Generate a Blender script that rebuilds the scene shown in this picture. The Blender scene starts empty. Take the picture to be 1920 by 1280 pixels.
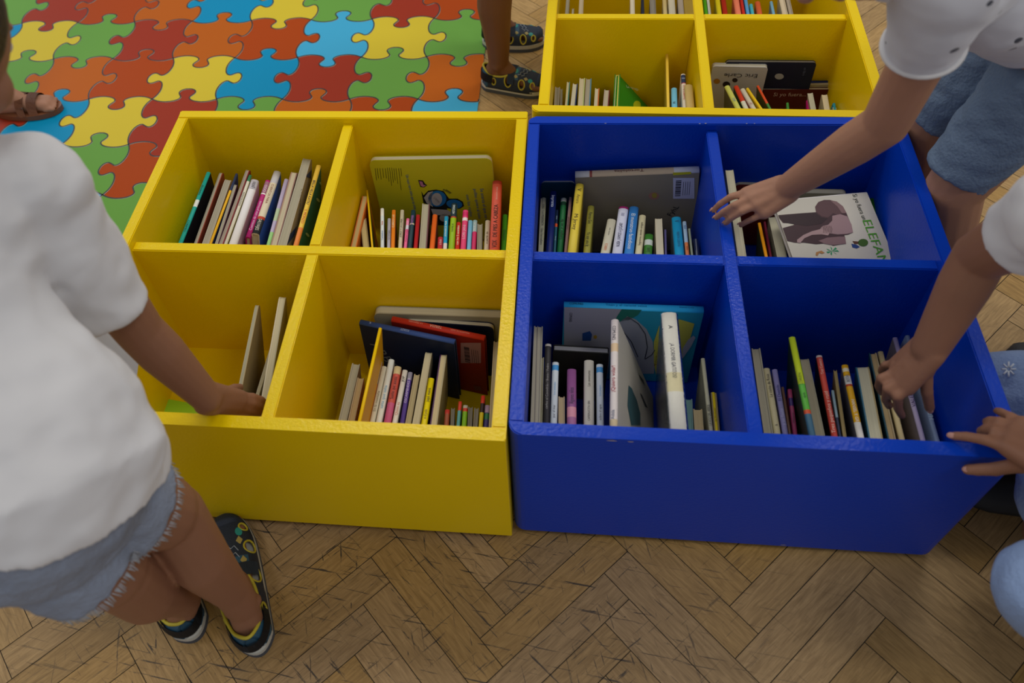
import bpy, bmesh, math, random
from mathutils import Vector, Matrix
random.seed(7)
sc = bpy.context.scene
C = sc.collection

# ------------------------------------------------------------------ camera
S = 0.62                                   # width of one book bin in metres
ZT = 0.315                                 # height of the bins' rim above the floor
F = 1537.4
PX, PY = 960 - 98.155, 640 - 114.795       # principal point of the (cropped) photograph
def rot3(rx, ry, rz):
    return (Matrix.Rotation(rz, 3, 'Z') @ Matrix.Rotation(ry, 3, 'Y') @ Matrix.Rotation(rx, 3, 'X'))
RC = rot3(0.68584, 0.0762, 0.09625)
CL = Vector((0.09507 * S, -0.77417 * S, 1.45714 * S + ZT))
cam = bpy.data.cameras.new('camera')
co = bpy.data.objects.new('camera', cam); C.objects.link(co)
cam.sensor_width = 36; cam.lens = 36 * F / 1920
cam.shift_x = (960 - PX) / 1920; cam.shift_y = -(640 - PY) / 1920
cam.clip_start = 0.02
co.matrix_world = Matrix.Translation(CL) @ RC.to_4x4()
sc.camera = co
cam.dof.use_dof = True; cam.dof.focus_distance = 1.42; cam.dof.aperture_fstop = 4.5

# ------------------------------------------------------------------ light
w = bpy.data.worlds.new('room_light'); sc.world = w; w.use_nodes = True
w.node_tree.nodes['Background'].inputs[0].default_value = (0.95, 0.96, 1.0, 1)
w.node_tree.nodes['Background'].inputs[1].default_value = 0.38
sc.view_settings.view_transform = 'Standard'; sc.view_settings.look = 'None'
sc.view_settings.gamma = 1; sc.view_settings.exposure = -0.12
sc.view_settings.use_curve_mapping = False
def area(name, loc, target, sx, sy, power, col):
    l = bpy.data.lights.new(name, 'AREA'); l.shape = 'RECTANGLE'; l.size = sx; l.size_y = sy
    l.energy = power; l.color = col
    o = bpy.data.objects.new(name, l); C.objects.link(o); o.location = loc
    o.rotation_euler = (Vector(target) - Vector(loc)).to_track_quat('-Z', 'Y').to_euler()
# rows of ceiling lamps, an added fill lamp at the front right, and the daylight of the windows on the left and behind
area('fill_lamp', (-0.55, 1.75, 2.9), (-0.55, 1.75, 0), 1.2, 0.6, 24, (1, 0.95, 0.86))
area('fill_lamp', (1.1, 1.75, 2.9), (1.1, 1.75, 0), 0.9, 0.5, 18, (1, 0.95, 0.86))
area('fill_lamp', (-1.8, -0.3, 2.9), (-1.8, -0.3, 0), 0.7, 0.5, 8, (1, 0.95, 0.88))
area('fill_lamp', (1.3, -0.7, 2.9), (1.3, -0.7, 0), 0.9, 0.5, 15, (1, 0.95, 0.86))  # unseen fill, added to brighten the shirts and floor on the right
area('window_daylight', (-3.2, 2.6, 1.9), (0, 0.6, 0), 1.6, 1.6, 22, (0.86, 0.93, 1.0))

def P(u, v, z):                            # point of the room seen at a pixel, at height z
    d = RC @ Vector(((u - PX) / F, -(v - PY) / F, -1))
    return CL + d * ((z - CL.z) / d.z)
def PY_(u, v, y):                          # the same on the vertical plane y
    d = RC @ Vector(((u - PX) / F, -(v - PY) / F, -1))
    return CL + d * ((y - CL.y) / d.y)

# ------------------------------------------------------------------ materials
def lin(c): return c / 12.92 if c <= 0.04045 else ((c + 0.055) / 1.055) ** 2.4
def hexc(h, k=1.0):
    return tuple(min(0.95, lin(int(h[i:i + 2], 16) / 255) * k) for i in (0, 2, 4)) + (1,)
MATS = {}
def mat(name, col, rough=0.55, bump=0, bscale=60, coat=0, spec=0.5, var=0, vscale=8, sheen=0, metallic=0, detail=4):
    if name in MATS: return MATS[name]
    m = bpy.data.materials.new(name); m.use_nodes = True; nt = m.node_tree
    b = nt.nodes['Principled BSDF']
    b.inputs['Base Color'].default_value = col; b.inputs['Roughness'].default_value = rough
    b.inputs['Specular IOR Level'].default_value = spec; b.inputs['Coat Weight'].default_value = coat
    b.inputs['Coat Roughness'].default_value = 0.12; b.inputs['Sheen Weight'].default_value = sheen
    b.inputs['Metallic'].default_value = metallic
    if bump or var:
        tc = nt.nodes.new('ShaderNodeTexCoord')
    if bump:
        n = nt.nodes.new('ShaderNodeTexNoise'); n.inputs['Scale'].default_value = bscale; n.inputs['Detail'].default_value = detail
        nt.links.new(tc.outputs['Object'], n.inputs['Vector'])
        bp = nt.nodes.new('ShaderNodeBump'); bp.inputs['Strength'].default_value = bump; bp.inputs['Distance'].default_value = 0.004
        nt.links.new(n.outputs['Fac'], bp.inputs['Height']); nt.links.new(bp.outputs['Normal'], b.inputs['Normal'])
        if coat: nt.links.new(bp.outputs['Normal'], b.inputs['Coat Normal'])
    if var:
        n2 = nt.nodes.new('ShaderNodeTexNoise'); n2.inputs['Scale'].default_value = vscale; n2.inputs['Detail'].default_value = 3
        nt.links.new(tc.outputs['Object'], n2.inputs['Vector'])
        mx = nt.nodes.new('ShaderNodeMix'); mx.data_type = 'RGBA'
        mx.inputs['A'].default_value = tuple(c * (1 - var) for c in col[:3]) + (1,)
        mx.inputs['B'].default_value = tuple(min(1, c * (1 + var)) for c in col[:3]) + (1,)
        nt.links.new(n2.outputs['Fac'], mx.inputs['Factor']); nt.links.new(mx.outputs['Result'], b.inputs['Base Color'])
    MATS[name] = m; return m
def paper(h, k=1.6):                      # printed card / paper of one colour
    return mat('print_' + h, hexc(h, k), 0.5, spec=0.35)
def pages(h):                              # stacked page edges: fine lines
    nm = 'pages_' + h
    if nm in MATS: return MATS[nm]
    m = mat(nm, hexc(h, 1.6), 0.8, spec=0.2); nt = m.node_tree; b = nt.nodes['Principled BSDF']
    tc = nt.nodes.new('ShaderNodeTexCoord'); mp = nt.nodes.new('ShaderNodeMapping'); mp.inputs['Scale'].default_value = (1400, 6, 6)
    n = nt.nodes.new('ShaderNodeTexNoise'); n.inputs['Scale'].default_value = 1; n.inputs['Detail'].default_value = 2
    nt.links.new(tc.outputs['Object'], mp.inputs['Vector']); nt.links.new(mp.outputs['Vector'], n.inputs['Vector'])
    r = nt.nodes.new('ShaderNodeMix'); r.data_type = 'RGBA'; c = hexc(h, 1.6)
    r.inputs['A'].default_value = tuple(x * 0.72 for x in c[:3]) + (1,); r.inputs['B'].default_value = tuple(min(1, x * 1.15) for x in c[:3]) + (1,)
    nt.links.new(n.outputs['Fac'], r.inputs['Factor']); nt.links.new(r.outputs['Result'], b.inputs['Base Color'])
    return m
M_YEL = mat('yellow_paint', (0.88, 0.62, 0.0, 1), 0.42, bump=0.14, spec=0.10, coat=0.3, bscale=240, var=0.06, vscale=5)
M_BLU = mat('blue_paint', (0.0, 0.046, 0.50, 1), 0.42, bump=0.14, spec=0.12, coat=0.18, bscale=240, var=0.08, vscale=5)
M_DARK = mat('dark_base', (0.03, 0.02, 0.012, 1), 0.7)
M_CHIP = mat('bare_wood_chip', (0.45, 0.4, 0.36, 1), 0.7)

# ------------------------------------------------------------------ mesh helpers
def link_mesh(name, bm, mats, parent=None, mw=None, smooth=False):
    me = bpy.data.meshes.new(name); bm.normal_update(); bm.to_mesh(me); bm.free()
    for m in (mats if isinstance(mats, (list, tuple)) else [mats]): me.materials.append(m)
    if smooth:
        for p in me.polygons: p.use_smooth = True
    o = bpy.data.objects.new(name, me); C.objects.link(o)
    if parent: o.parent = parent
    if mw is not None: o.matrix_local = mw
    return o
def tag(o, label=None, cat=None, group=None, kind=None):
    if label: o['label'] = label
    if cat: o['category'] = cat
    if group: o['group'] = group
    if kind: o['kind'] = kind
    return o
def thing(name, label, cat, mw, group=None):
    o = bpy.data.objects.new(name, None); C.objects.link(o); o.empty_display_size = 0.02
    o.matrix_world = mw; return tag(o, label, cat, group)
def prism(bm, pts, z0, z1, mi=0, T=None):  # polygon in XY extruded over z
    T = T or Matrix()
    a = [bm.verts.new(T @ Vector((x, y, z0))) for x, y in pts]; b = [bm.verts.new(T @ Vector((x, y, z1))) for x, y in pts]
    n = len(pts); fs = [bm.faces.new(a[::-1]), bm.faces.new(b)]
    for i in range(n): fs.append(bm.faces.new((a[i], a[(i + 1) % n], b[(i + 1) % n], b[i])))
    for f in fs: f.material_index = mi
    return fs
def box(bm, x0, x1, y0, y1, z0, z1, mi=0, T=None):
    return prism(bm, [(x0, y0), (x1, y0), (x1, y1), (x0, y1)], z0, z1, mi, T)
def rrect(x0, x1, y0, y1, r, corners=(1, 1, 1, 1), n=5):   # corners: bl br tr tl
    out = []
    for k, (cx, cy, a0) in enumerate([(x0, y0, 180), (x1, y0, 270), (x1, y1, 0), (x0, y1, 90)]):
        if not corners[k] or r <= 0: out.append((cx, cy)); continue
        sx = 1 if cx == x0 else -1; sy = 1 if cy == y0 else -1
        for i in range(n + 1):
            a = math.radians(a0 + 90 * i / n); out.append((cx + sx * r + r * math.cos(a), cy + sy * r + r * math.sin(a)))
    return out
def tube(bm, pts, r, n=8, closed=False, mi=0):
    rings = []; N = len(pts); up = Vector((0, 0, 1)); prev = None
    for i, p in enumerate(pts):
        p = Vector(p)
        a = Vector(pts[(i - 1) % N] if (closed or i) else pts[0]); b = Vector(pts[(i + 1) % N] if (closed or i < N - 1) else pts[-1])
        t = (b - a); t = t.normalized() if t.length > 1e-9 else Vector((1, 0, 0))
        if prev is None: nrm = t.orthogonal().normalized()
        else: nrm = (prev - t * prev.dot(t)); nrm = nrm.normalized() if nrm.length > 1e-6 else t.orthogonal().normalized()
        prev = nrm; bn = t.cross(nrm); rr = r(i / (N - 1)) if callable(r) else r
        rings.append([bm.verts.new(p + (nrm * math.cos(k * 2 * math.pi / n) + bn * math.sin(k * 2 * math.pi / n)) * rr) for k in range(n)])
    for i in range(N if closed else N - 1):
        A, B = rings[i], rings[(i + 1) % N]
        for k in range(n):
            f = bm.faces.new((A[k], A[(k + 1) % n], B[(k + 1) % n], B[k])); f.material_index = mi; f.smooth = True
    if not closed:
        bm.faces.new(rings[0][::-1]).material_index = mi; bm.faces.new(rings[-1]).material_index = mi
def text_bm(s, size, sx=1.0):              # lettering as flat mesh, centred on its origin
    cu = bpy.data.curves.new('t', 'FONT'); cu.body = s; cu.size = size; cu.align_x = 'CENTER'; cu.align_y = 'CENTER'; cu.resolution_u = 2
    o = bpy.data.objects.new('t', cu); me = bpy.data.meshes.new_from_object(o)
    bm = bmesh.new(); bm.from_mesh(me); bpy.data.objects.remove(o); bpy.data.curves.remove(cu); bpy.data.meshes.remove(me)
    if sx != 1: bmesh.ops.scale(bm, vec=(sx, 1, 1), verts=bm.verts)
    for f in bm.faces: f.material_index = 0
    return bm
def flat(bm, pts, z=0, mi=0):
    f = bm.faces.new([bm.verts.new((x, y, z)) for x, y in pts]); f.material_index = mi; return f
def disc(cx, cy, rx, ry=None, n=20, a0=0):
    ry = ry or rx; ca, sa = math.cos(a0), math.sin(a0)
    return [(cx + rx * math.cos(t) * ca - ry * math.sin(t) * sa, cy + rx * math.cos(t) * sa + ry * math.sin(t) * ca) for t in [2 * math.pi * i / n for i in range(n)]]

# ------------------------------------------------------------------ floor: herringbone parquet
def floor():
    PWd, PLn = 0.0495, 5; x0, y0 = -0.003, -0.110; c = math.sqrt(0.5); g = 0.0006 / PWd
    bm = bmesh.new(); uvl = bm.loops.layers.uv.new('grain'); col = bm.loops.layers.float_color.new('plank')
    def plank(ox, oy, wx, wy):
        cx, cy = ox + wx / 2, oy + wy / 2; X = x0 + (cx - cy) * c * PWd; Y = y0 + (cx + cy) * c * PWd
        if not (-2.9 < X < 2.3 and -1.3 < Y < 3.4): return
        q = [(ox + g, oy + g), (ox + wx - g, oy + g), (ox + wx - g, oy + wy - g), (ox + g, oy + wy - g)]
        f = bm.faces.new([bm.verts.new((x0 + (a - b) * c * PWd, y0 + (a + b) * c * PWd, 0)) for a, b in q])
        r = [random.random() for _ in range(3)]; off = random.random() * 40
        for l, (a, b) in zip(f.loops, q):
            la, lb = (a - ox, b - oy) if wx > wy else (b - oy, a - ox)
            l[uvl].uv = (la + off, lb + off * 0.37); l[col] = (r[0], r[1], r[2], 1)
    for m in range(-26, 27):
        for k in range(-80, 100):
            oy = m * 2 * PLn
            X = x0 + (0 - oy) * c * PWd
            if X < -4 or X > 4: continue
            plank(k, k + oy, PLn, 1); plank(k, k + 1 + oy, 1, PLn)
    m = bpy.data.materials.new('oak_parquet'); m.use_nodes = True; nt = m.node_tree; N = nt.nodes; L = nt.links; b = N['Principled BSDF']
    at = N.new('ShaderNodeAttribute'); at.attribute_name = 'plank'; uv = N.new('ShaderNodeUVMap'); uv.uv_map = 'grain'; tc = N.new('ShaderNodeTexCoord')
    mp = N.new('ShaderNodeMapping'); mp.inputs['Scale'].default_value = (0.9, 7, 1); L.new(uv.outputs[0], mp.inputs[0])
    n = N.new('ShaderNodeTexNoise'); n.inputs['Scale'].default_value = 1.6; n.inputs['Detail'].default_value = 8; n.inputs['Distortion'].default_value = 0.8; L.new(mp.outputs[0], n.inputs['Vector'])
    mp2 = N.new('ShaderNodeMapping'); mp2.inputs['Scale'].default_value = (0.8, 22, 1); L.new(uv.outputs[0], mp2.inputs[0])
    n2 = N.new('ShaderNodeTexNoise'); n2.inputs['Scale'].default_value = 1.5; n2.inputs['Detail'].default_value = 5; L.new(mp2.outputs[0], n2.inputs['Vector'])
    rp = N.new('ShaderNodeValToRGB'); e = rp.color_ramp.elements; e[0].position = 0.3; e[0].color = (0.34, 0.212, 0.083, 1); e[1].position = 0.72; e[1].color = (0.54, 0.352, 0.150, 1)
    L.new(n.outputs['Fac'], rp.inputs[0])
    rp2 = N.new('ShaderNodeValToRGB'); e = rp2.color_ramp.elements; e[0].position = 0.38; e[0].color = (0.84, 0.82, 0.80, 1); e[1].position = 0.55; e[1].color = (1, 1, 1, 1); L.new(n2.outputs['Fac'], rp2.inputs[0])
    mx = N.new('ShaderNodeMix'); mx.data_type = 'RGBA'; mx.blend_type = 'MULTIPLY'; mx.inputs['Factor'].default_value = 0.8; L.new(rp.outputs[0], mx.inputs['A']); L.new(rp2.outputs[0], mx.inputs['B'])
    sp = N.new('ShaderNodeSeparateColor'); L.new(at.outputs['Color'], sp.inputs[0])
    mr = N.new('ShaderNodeMapRange'); mr.inputs['To Min'].default_value = 0.90; mr.inputs['To Max'].default_value = 1.14; L.new(sp.outputs[0], mr.inputs[0])
    hs = N.new('ShaderNodeHueSaturation'); L.new(mr.outputs[0], hs.inputs['Value']); L.new(mx.outputs['Result'], hs.inputs['Color'])
    mh = N.new('ShaderNodeMapRange'); mh.inputs['To Min'].default_value = 0.98; mh.inputs['To Max'].default_value = 1.15; L.new(sp.outputs[1], mh.inputs[0]); L.new(mh.outputs[0], hs.inputs['Saturation'])
    # dark scuffs and scratches, thick in the trodden patch in front of the bins
    cur = hs.outputs[0]
    def scr(angle, sx, sy, lo, seed):
        mpp = N.new('ShaderNodeMapping'); mpp.vector_type = 'POINT'; mpp.inputs['Rotation'].default_value = (0, 0, angle); L.new(tc.outputs['Object'], mpp.inputs[0])
        mq = N.new('ShaderNodeMapping'); mq.inputs['Scale'].default_value = (sx, sy, 1); mq.inputs['Location'].default_value = (seed, seed * 1.7, 0); L.new(mpp.outputs[0], mq.inputs[0])
        nn = N.new('ShaderNodeTexNoise'); nn.inputs['Scale'].default_value = 1; nn.inputs['Detail'].default_value = 6; nn.inputs['Roughness'].default_value = 0.68; nn.inputs['Distortion'].default_value = 0.35; L.new(mq.outputs[0], nn.inputs['Vector'])
        r = N.new('ShaderNodeMapRange'); r.inputs['From Min'].default_value = lo; r.inputs['From Max'].default_value = lo + 0.03; L.new(nn.outputs['Fac'], r.inputs[0]); return r.outputs[0]
    s1 = scr(0.12, 9, 190, 0.603, 3); s2 = scr(-0.75, 10, 200, 0.613, 9); s3 = scr(0.7, 9, 190, 0.613, 15); s4 = scr(1.3, 12, 160, 0.632, 22); s5 = scr(0.4, 45, 150, 0.665, 31)
    def mmax(a, b_):
        q = N.new('ShaderNodeMath'); q.operation = 'MAXIMUM'; L.new(a, q.inputs[0]); L.new(b_, q.inputs[1]); return q.outputs[0]
    sa = mmax(mmax(mmax(s1, s2), mmax(s3, s4)), s5)
    # wear mask: worn around x -0.15, y -0.1
    sx_ = N.new('ShaderNodeVectorMath'); sx_.operation = 'DISTANCE'; sx_.inputs[1].default_value = (-0.18, -0.16, 0); L.new(tc.outputs['Object'], sx_.inputs[0])
    wm = N.new('ShaderNodeMapRange'); wm.inputs['From Min'].default_value = 0.34; wm.inputs['From Max'].default_value = 0.62; wm.inputs['To Min'].default_value = 0.88; wm.inputs['To Max'].default_value = 0.12; L.new(sx_.outputs['Value'], wm.inputs[0])
    mu = N.new('ShaderNodeMath'); mu.operation = 'MULTIPLY'; L.new(sa, mu.inputs[0]); L.new(wm.outputs[0], mu.inputs[1])
    m3 = N.new('ShaderNodeMix'); m3.data_type = 'RGBA'; m3.inputs['B'].default_value = (0.018, 0.017, 0.018, 1); L.new(mu.outputs[0], m3.inputs['Factor']); L.new(cur, m3.inputs['A'])
    # grey trodden-in dirt in the same patch
    gd = N.new('ShaderNodeMix'); gd.data_type = 'RGBA'; gd.blend_type = 'MULTIPLY'; gd.inputs['B'].default_value = (0.80, 0.80, 0.88, 1); L.new(wm.outputs[0], gd.inputs['Factor']); L.new(m3.outputs['Result'], gd.inputs['A'])
    L.new(gd.outputs['Result'], b.inputs['Base Color']); b.inputs['Roughness'].default_value = 0.52
    bp = N.new('ShaderNodeBump'); bp.inputs['Strength'].default_value = 0.25; bp.inputs['Distance'].default_value = 0.001; L.new(n2.outputs['Fac'], bp.inputs['Height']); L.new(bp.outputs[0], b.inputs['Normal'])
    seam = mat('parquet_seam', (0.012, 0.009, 0.006, 1), 0.9)
    # the dark joints between the planks
    for v in ((-2.95, -1.35), ): pass
    fs = box(bm, -3.0, 2.4, -1.4, 3.5, -0.05, -0.0006, 1)
    o = link_mesh('floor', bm, [m, seam]); tag(o, 'worn oak herringbone parquet floor', kind='structure')
floor()

# ------------------------------------------------------------------ puzzle mat
MC = {'r': '983018', 'o': 'b45a0a', 'd': 'a64000', 'y': 'cfb830', 'g': '659a40', 'b': '0088b4', 'l': '3fa4cc'}
def puzzle_mat():
    G = 0.1655; X0 = -0.943; Y0 = 1.381
    def node(i, j): return Vector((X0 + i * G, Y0 - j * G))
    prof = [(0.0, 0.0), (0.10, 0.045), (0.22, 0.062), (0.34, 0.042), (0.41, 0.0), (0.43, -0.05), (0.40, -0.10), (0.375, -0.155), (0.395, -0.205), (0.45, -0.235), (0.5, -0.24)]
    half = prof; full = half + [(1 - x, y) for x, y in half[-2::-1]]
    # smooth by Catmull-Rom
    def cr(ps):
        out = []
        for i in range(len(ps) - 1):
            p0 = ps[max(0, i - 1)]; p1 = ps[i]; p2 = ps[i + 1]; p3 = ps[min(len(ps) - 1, i + 2)]
            for k in range(3):
                t = k / 3
                out.append(tuple(0.5 * ((2 * p1[a]) + (-p0[a] + p2[a]) * t + (2 * p0[a] - 5 * p1[a] + 4 * p2[a] - p3[a]) * t * t + (-p0[a] + 3 * p1[a] - 3 * p2[a] + p3[a]) * t ** 3) for a in (0, 1)))
        return out + [ps[-1]]
    full = cr(full)
    def edge(a, b, s):
        d = b - a; n = Vector((-d.y, d.x)) * s
        return [a + d * x + n * y for x, y in full]
    # rows j from the top (0 = between grid lines -3..), columns i; sign +-1 gives the side of the tab
    # piece colours read row by row from the photograph, row j lying between grid lines j-1 and j
    table = {}
    for j, i0, t in ((-2, -7, 'rbgyogrbyogr'), (-1, -7, 'gorybgodygbr'), (0, -7, 'yobgrdobygrd'), (1, -7, 'drobygrodlyg'), (2, -7, 'bgyrgodybrgo'),
                     (3, -7, 'roygrbyrgodl'), (4, -7, 'gbdyorgdbyrg'), (5, -7, 'oyrbyglgobgr')):
        for k, ch in enumerate(t): table[(i0 + k, j)] = ch
    # piece (i, j) : left grid line i, right i+1 ; top grid line j-1, bottom j  (grid line 0 is y = 1.381)
    IL, IR, JT, JB = -9, 5, -6, 5
    fill = 'rgobyd'
    for i in range(IL, IR):
        for j in range(JT + 1, JB + 1):
            if (i, j) not in table: table[(i, j)] = fill[(i * 2 + j * 3) % 6]
    right_edge = -0.137
    def clampx(p):
        return Vector((min(p.x, right_edge), p.y))
    def he(i, j):      # horizontal edge of line j from node i to i+1
        s = 1 if (i + j) % 2 else -1
        return edge(node(i, j), node(i + 1, j), s)
    def ve(i, j):      # vertical edge of line i from node j-1 to j
        s = -1 if (i + j) % 2 else 1
        return edge(node(i, j - 1), node(i, j), s)
    bm = bmesh.new(); keys = list(MC); tubes = []
    for (i, j), ch in table.items():
        if not (IL <= i < IR and JT < j <= JB): continue
        top = he(i, j - 1) if j - 1 > JT else [node(i, j - 1), node(i + 1, j - 1)]
        bot = he(i, j) if j < JB else [node(i, j), node(i + 1, j)]
        lef = ve(i, j) if i > IL else [node(i, j - 1), node(i, j)]
        rig = ve(i + 1, j) if i + 1 < IR else [node(i + 1, j - 1), node(i + 1, j)]
        loop = top[:-1] + rig[:-1] + bot[::-1][:-1] + lef[::-1][:-1]
        loop = [clampx(p) if i >= 3 else p for p in loop]
        vs = []
        for p in loop:
            if not vs or (Vector(vs[-1].co[:2]) - p).length > 1e-4: vs.append(bm.verts.new((p.x, p.y, 0.003)))
        f = bm.faces.new(vs[::-1]); f.material_index = keys.index(ch)
        if j < JB: tubes.append([clampx(p) for p in bot])
        if i + 1 < IR: tubes.append(rig)
    box(bm, node(IL, 0).x, right_edge, node(0, JB).y, node(0, JT).y, 0.0002, 0.0028, 5)
    bm.normal_update(); bmesh.ops.triangulate(bm, faces=[f for f in bm.faces if len(f.verts) > 4])
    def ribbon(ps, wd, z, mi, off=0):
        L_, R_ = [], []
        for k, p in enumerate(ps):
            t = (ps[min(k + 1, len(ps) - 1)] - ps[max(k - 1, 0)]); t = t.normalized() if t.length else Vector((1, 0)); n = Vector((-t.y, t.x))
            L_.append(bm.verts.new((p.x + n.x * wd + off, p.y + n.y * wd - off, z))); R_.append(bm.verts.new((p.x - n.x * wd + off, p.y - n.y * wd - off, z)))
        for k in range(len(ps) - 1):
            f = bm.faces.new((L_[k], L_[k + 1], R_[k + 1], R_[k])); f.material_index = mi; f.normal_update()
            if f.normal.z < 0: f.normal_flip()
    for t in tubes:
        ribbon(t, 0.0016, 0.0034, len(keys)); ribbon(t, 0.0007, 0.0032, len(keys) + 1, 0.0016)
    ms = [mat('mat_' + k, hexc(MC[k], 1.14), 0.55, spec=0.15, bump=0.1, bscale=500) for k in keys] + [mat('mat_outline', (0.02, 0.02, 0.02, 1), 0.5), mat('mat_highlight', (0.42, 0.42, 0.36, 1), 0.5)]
    o = link_mesh('puzzle_mat', bm, ms)
    tag(o, 'foam play mat printed with big multicoloured jigsaw pieces on the floor', 'mat')
puzzle_mat()

# ------------------------------------------------------------------ the three book bins
def panel(name, pts, z0, z1, m, root, bev=0.0016):
    bm = bmesh.new(); prism(bm, pts, z0, z1)
    es = [e for e in bm.edges if abs(e.verts[0].co.z - e.verts[1].co.z) < 1e-6 and max(e.verts[0].co.z, e.verts[1].co.z) > z1 - 1e-6]
    bmesh.ops.bevel(bm, geom=es, offset=bev, segments=2, affect='EDGES')
    return link_mesh(name, bm, m, root)
def bin_(label, x0, x1, y0, y1, vx, hy, m, ang=0, over=0.0, r=0.002, front_r=None, z=ZT, through='h'):
    t = 0.0186; td = 0.0179; zb = z - 0.296; zd = z - 0.0132
    cx, cy = (x0 + x1) / 2, (y0 + y1) / 2
    R = Matrix.Rotation(ang, 4, 'Z')
    root = thing('book_bin', label, 'book bin', R @ Matrix.Translation((cx, cy, 0)), 'painted book bins')
    X0, X1, Y0, Y1 = x0 - cx, x1 - cx, y0 - cy, y1 - cy; VX, HY = vx - cx, hy - cy
    fr = front_r if front_r is not None else r
    panel('front_panel', rrect(X0 - over, X1 + over, Y0, Y0 + t, min(fr, t * 0.95), (1, 1, 0, 0) if fr < 0.01 else (1, 1, 1 if over else 0, 1 if over else 0) if over == 0 else (1, 1, 0, 0)), zb, z, m, root)
    panel('back_panel', rrect(X0, X1, Y1 - t, Y1, min(r, t * .95), (0, 0, 1, 1)), zb, z, m, root)
    for a, b in ((X0, X0 + t), (X1 - t, X1)):
        panel('side_panel', rrect(a, b, Y0 + t, Y1 - t, 0), zb, z, m, root)
    e = 0.0004
    if through == 'h':
        panel('divider', rrect(X0 + t, X1 - t, HY - td / 2, HY + td / 2, 0), zb, zd, m, root)
        panel('divider', rrect(VX - td / 2, VX + td / 2, Y0 + t, HY - td / 2 - e, 0), zb, zd, m, root)
        panel('divider', rrect(VX - td / 2, VX + td / 2, HY + td / 2 + e, Y1 - t, 0), zb, zd, m, root)
    else:
        panel('divider', rrect(VX - td / 2, VX + td / 2, Y0 + t, Y1 - t, 0), zb, zd, m, root)
        panel('divider', rrect(X0 + t, VX - td / 2 - e, HY - td / 2, HY + td / 2, 0), zb, zd, m, root)
        panel('divider', rrect(VX + td / 2 + e, X1 - t, HY - td / 2, HY + td / 2, 0), zb, zd, m, root)
    bm = bmesh.new(); box(bm, X0 + t, X1 - t, Y0 + t, Y1 - t, zb, z - 0.2805); link_mesh('bottom_panel', bm, m, root)
    bm = bmesh.new(); box(bm, X0 + .05, X1 - .05, Y0 + .05, Y1 - .05, 0.0035 if x1 < 0.01 else 0.0005, zb); link_mesh('base_plinth', bm, M_DARK, root)
    return root
YA = dict(x0=-S, x1=0.0, y0=0.0, y1=1.00677 * S, vx=-0.50319 * S, hy=0.5068 * S)
BL = dict(x0=0.00373 * S, x1=0.96885 * S, y0=0.01759 * S, y1=0.98844 * S, vx=0.4887 * S, hy=0.50601 * S)
YB = dict(x0=0.00081 * S, x1=0.92035 * S, y0=1.00994 * S, y1=1.986 * S, vx=0.46388 * S, hy=1.49818 * S)
YANG = -0.0249
rA = bin_('yellow painted wooden book bin with four compartments at left, beside the puzzle mat', m=M_YEL, **YA)
rB = bin_('blue painted wooden book bin with four compartments, front right', m=M_BLU, r=0.012, front_r=0.017, through='v', z=ZT - 0.0011, **BL)
rY = bin_('yellow painted wooden book bin standing behind the blue bin', m=M_YEL, ang=YANG, over=0.0105, r=0.002, front_r=0.013, through='v', z=ZT - 0.0011, **YB)
def chips(root, spots, z=None, y=None):
    bm = bmesh.new(); inv = root.matrix_world.inverted()
    for (u, v, a, b_) in spots:
        c = P(u, v, ZT - 0.0004) if y is None else PY_(u, v, y)
        n = 9; vs = []
        for k in range(n):
            t = 2 * math.pi * k / n; rr = random.uniform(.7, 1.2)
            q = c + (Vector((a * rr * math.cos(t), b_ * rr * math.sin(t), 0.0)) if y is None else Vector((a * rr * math.cos(t), 0, b_ * rr * math.sin(t))))
            vs.append(bm.verts.new(inv @ q))
        f = bm.faces.new(vs)
    link_mesh('chipped_paint', bm, M_CHIP, root)
yb = BL['y1'] - 0.0186
chips(rB, [(1312, 231.6, .0016, .0006), (1323, 231.2, .0022, .0006), (1135, 231, .0018, .0005), (1400, 231.5, .0012, .0005), (1415, 231.5, .0014, .0005)])
chips(rB, [(1148, 826, .007, .0011), (1182, 828, .004, .0010), (1469, 1021.5, .0045, .0012)], y=BL['y0'] - 0.0003)
# ------------------------------------------------------------------ books
ZF = ZT - 0.2800                            # the floor of the compartments
def compartments():
    t = 0.0186; h = 0.0092; out = {}
    for key, b in (('A', YA), ('B', BL), ('Y', YB)):
        out[key + 'fl'] = (b['x0'] + t, b['vx'] - h, b['y0'] + t, b['hy'] - h); out[key + 'fr'] = (b['vx'] + h, b['x1'] - t, b['y0'] + t, b['hy'] - h)
        out[key + 'bl'] = (b['x0'] + t, b['vx'] - h, b['hy'] + h, b['y1'] - t); out[key + 'br'] = (b['vx'] + h, b['x1'] - t, b['hy'] + h, b['y1'] - t)
    return out
COMP = compartments()
def yang(comp): return YANG if comp[0] == 'Y' else 0.0
def ylocal(comp, p):
    a = -yang(comp); return p.x * math.sin(a) + p.y * math.cos(a)
def U_profile(T, W, b, r):                 # outer then inner outline of a spine-up cover
    n = 5; out = [(-T / 2, 0)]
    for i in range(n + 1):
        a = math.pi - math.pi * i / n * 1.0
        out.append((T / 2 * math.cos(a), W - r + r * math.sin(a)))
    out.append((T / 2, 0))
    inn = [(-T / 2 + b, 0), (-T / 2 + b, W - b * 1.4 - r * .4), (T / 2 - b, W - b * 1.4 - r * .4), (T / 2 - b, 0)]
    return out, inn
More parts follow.
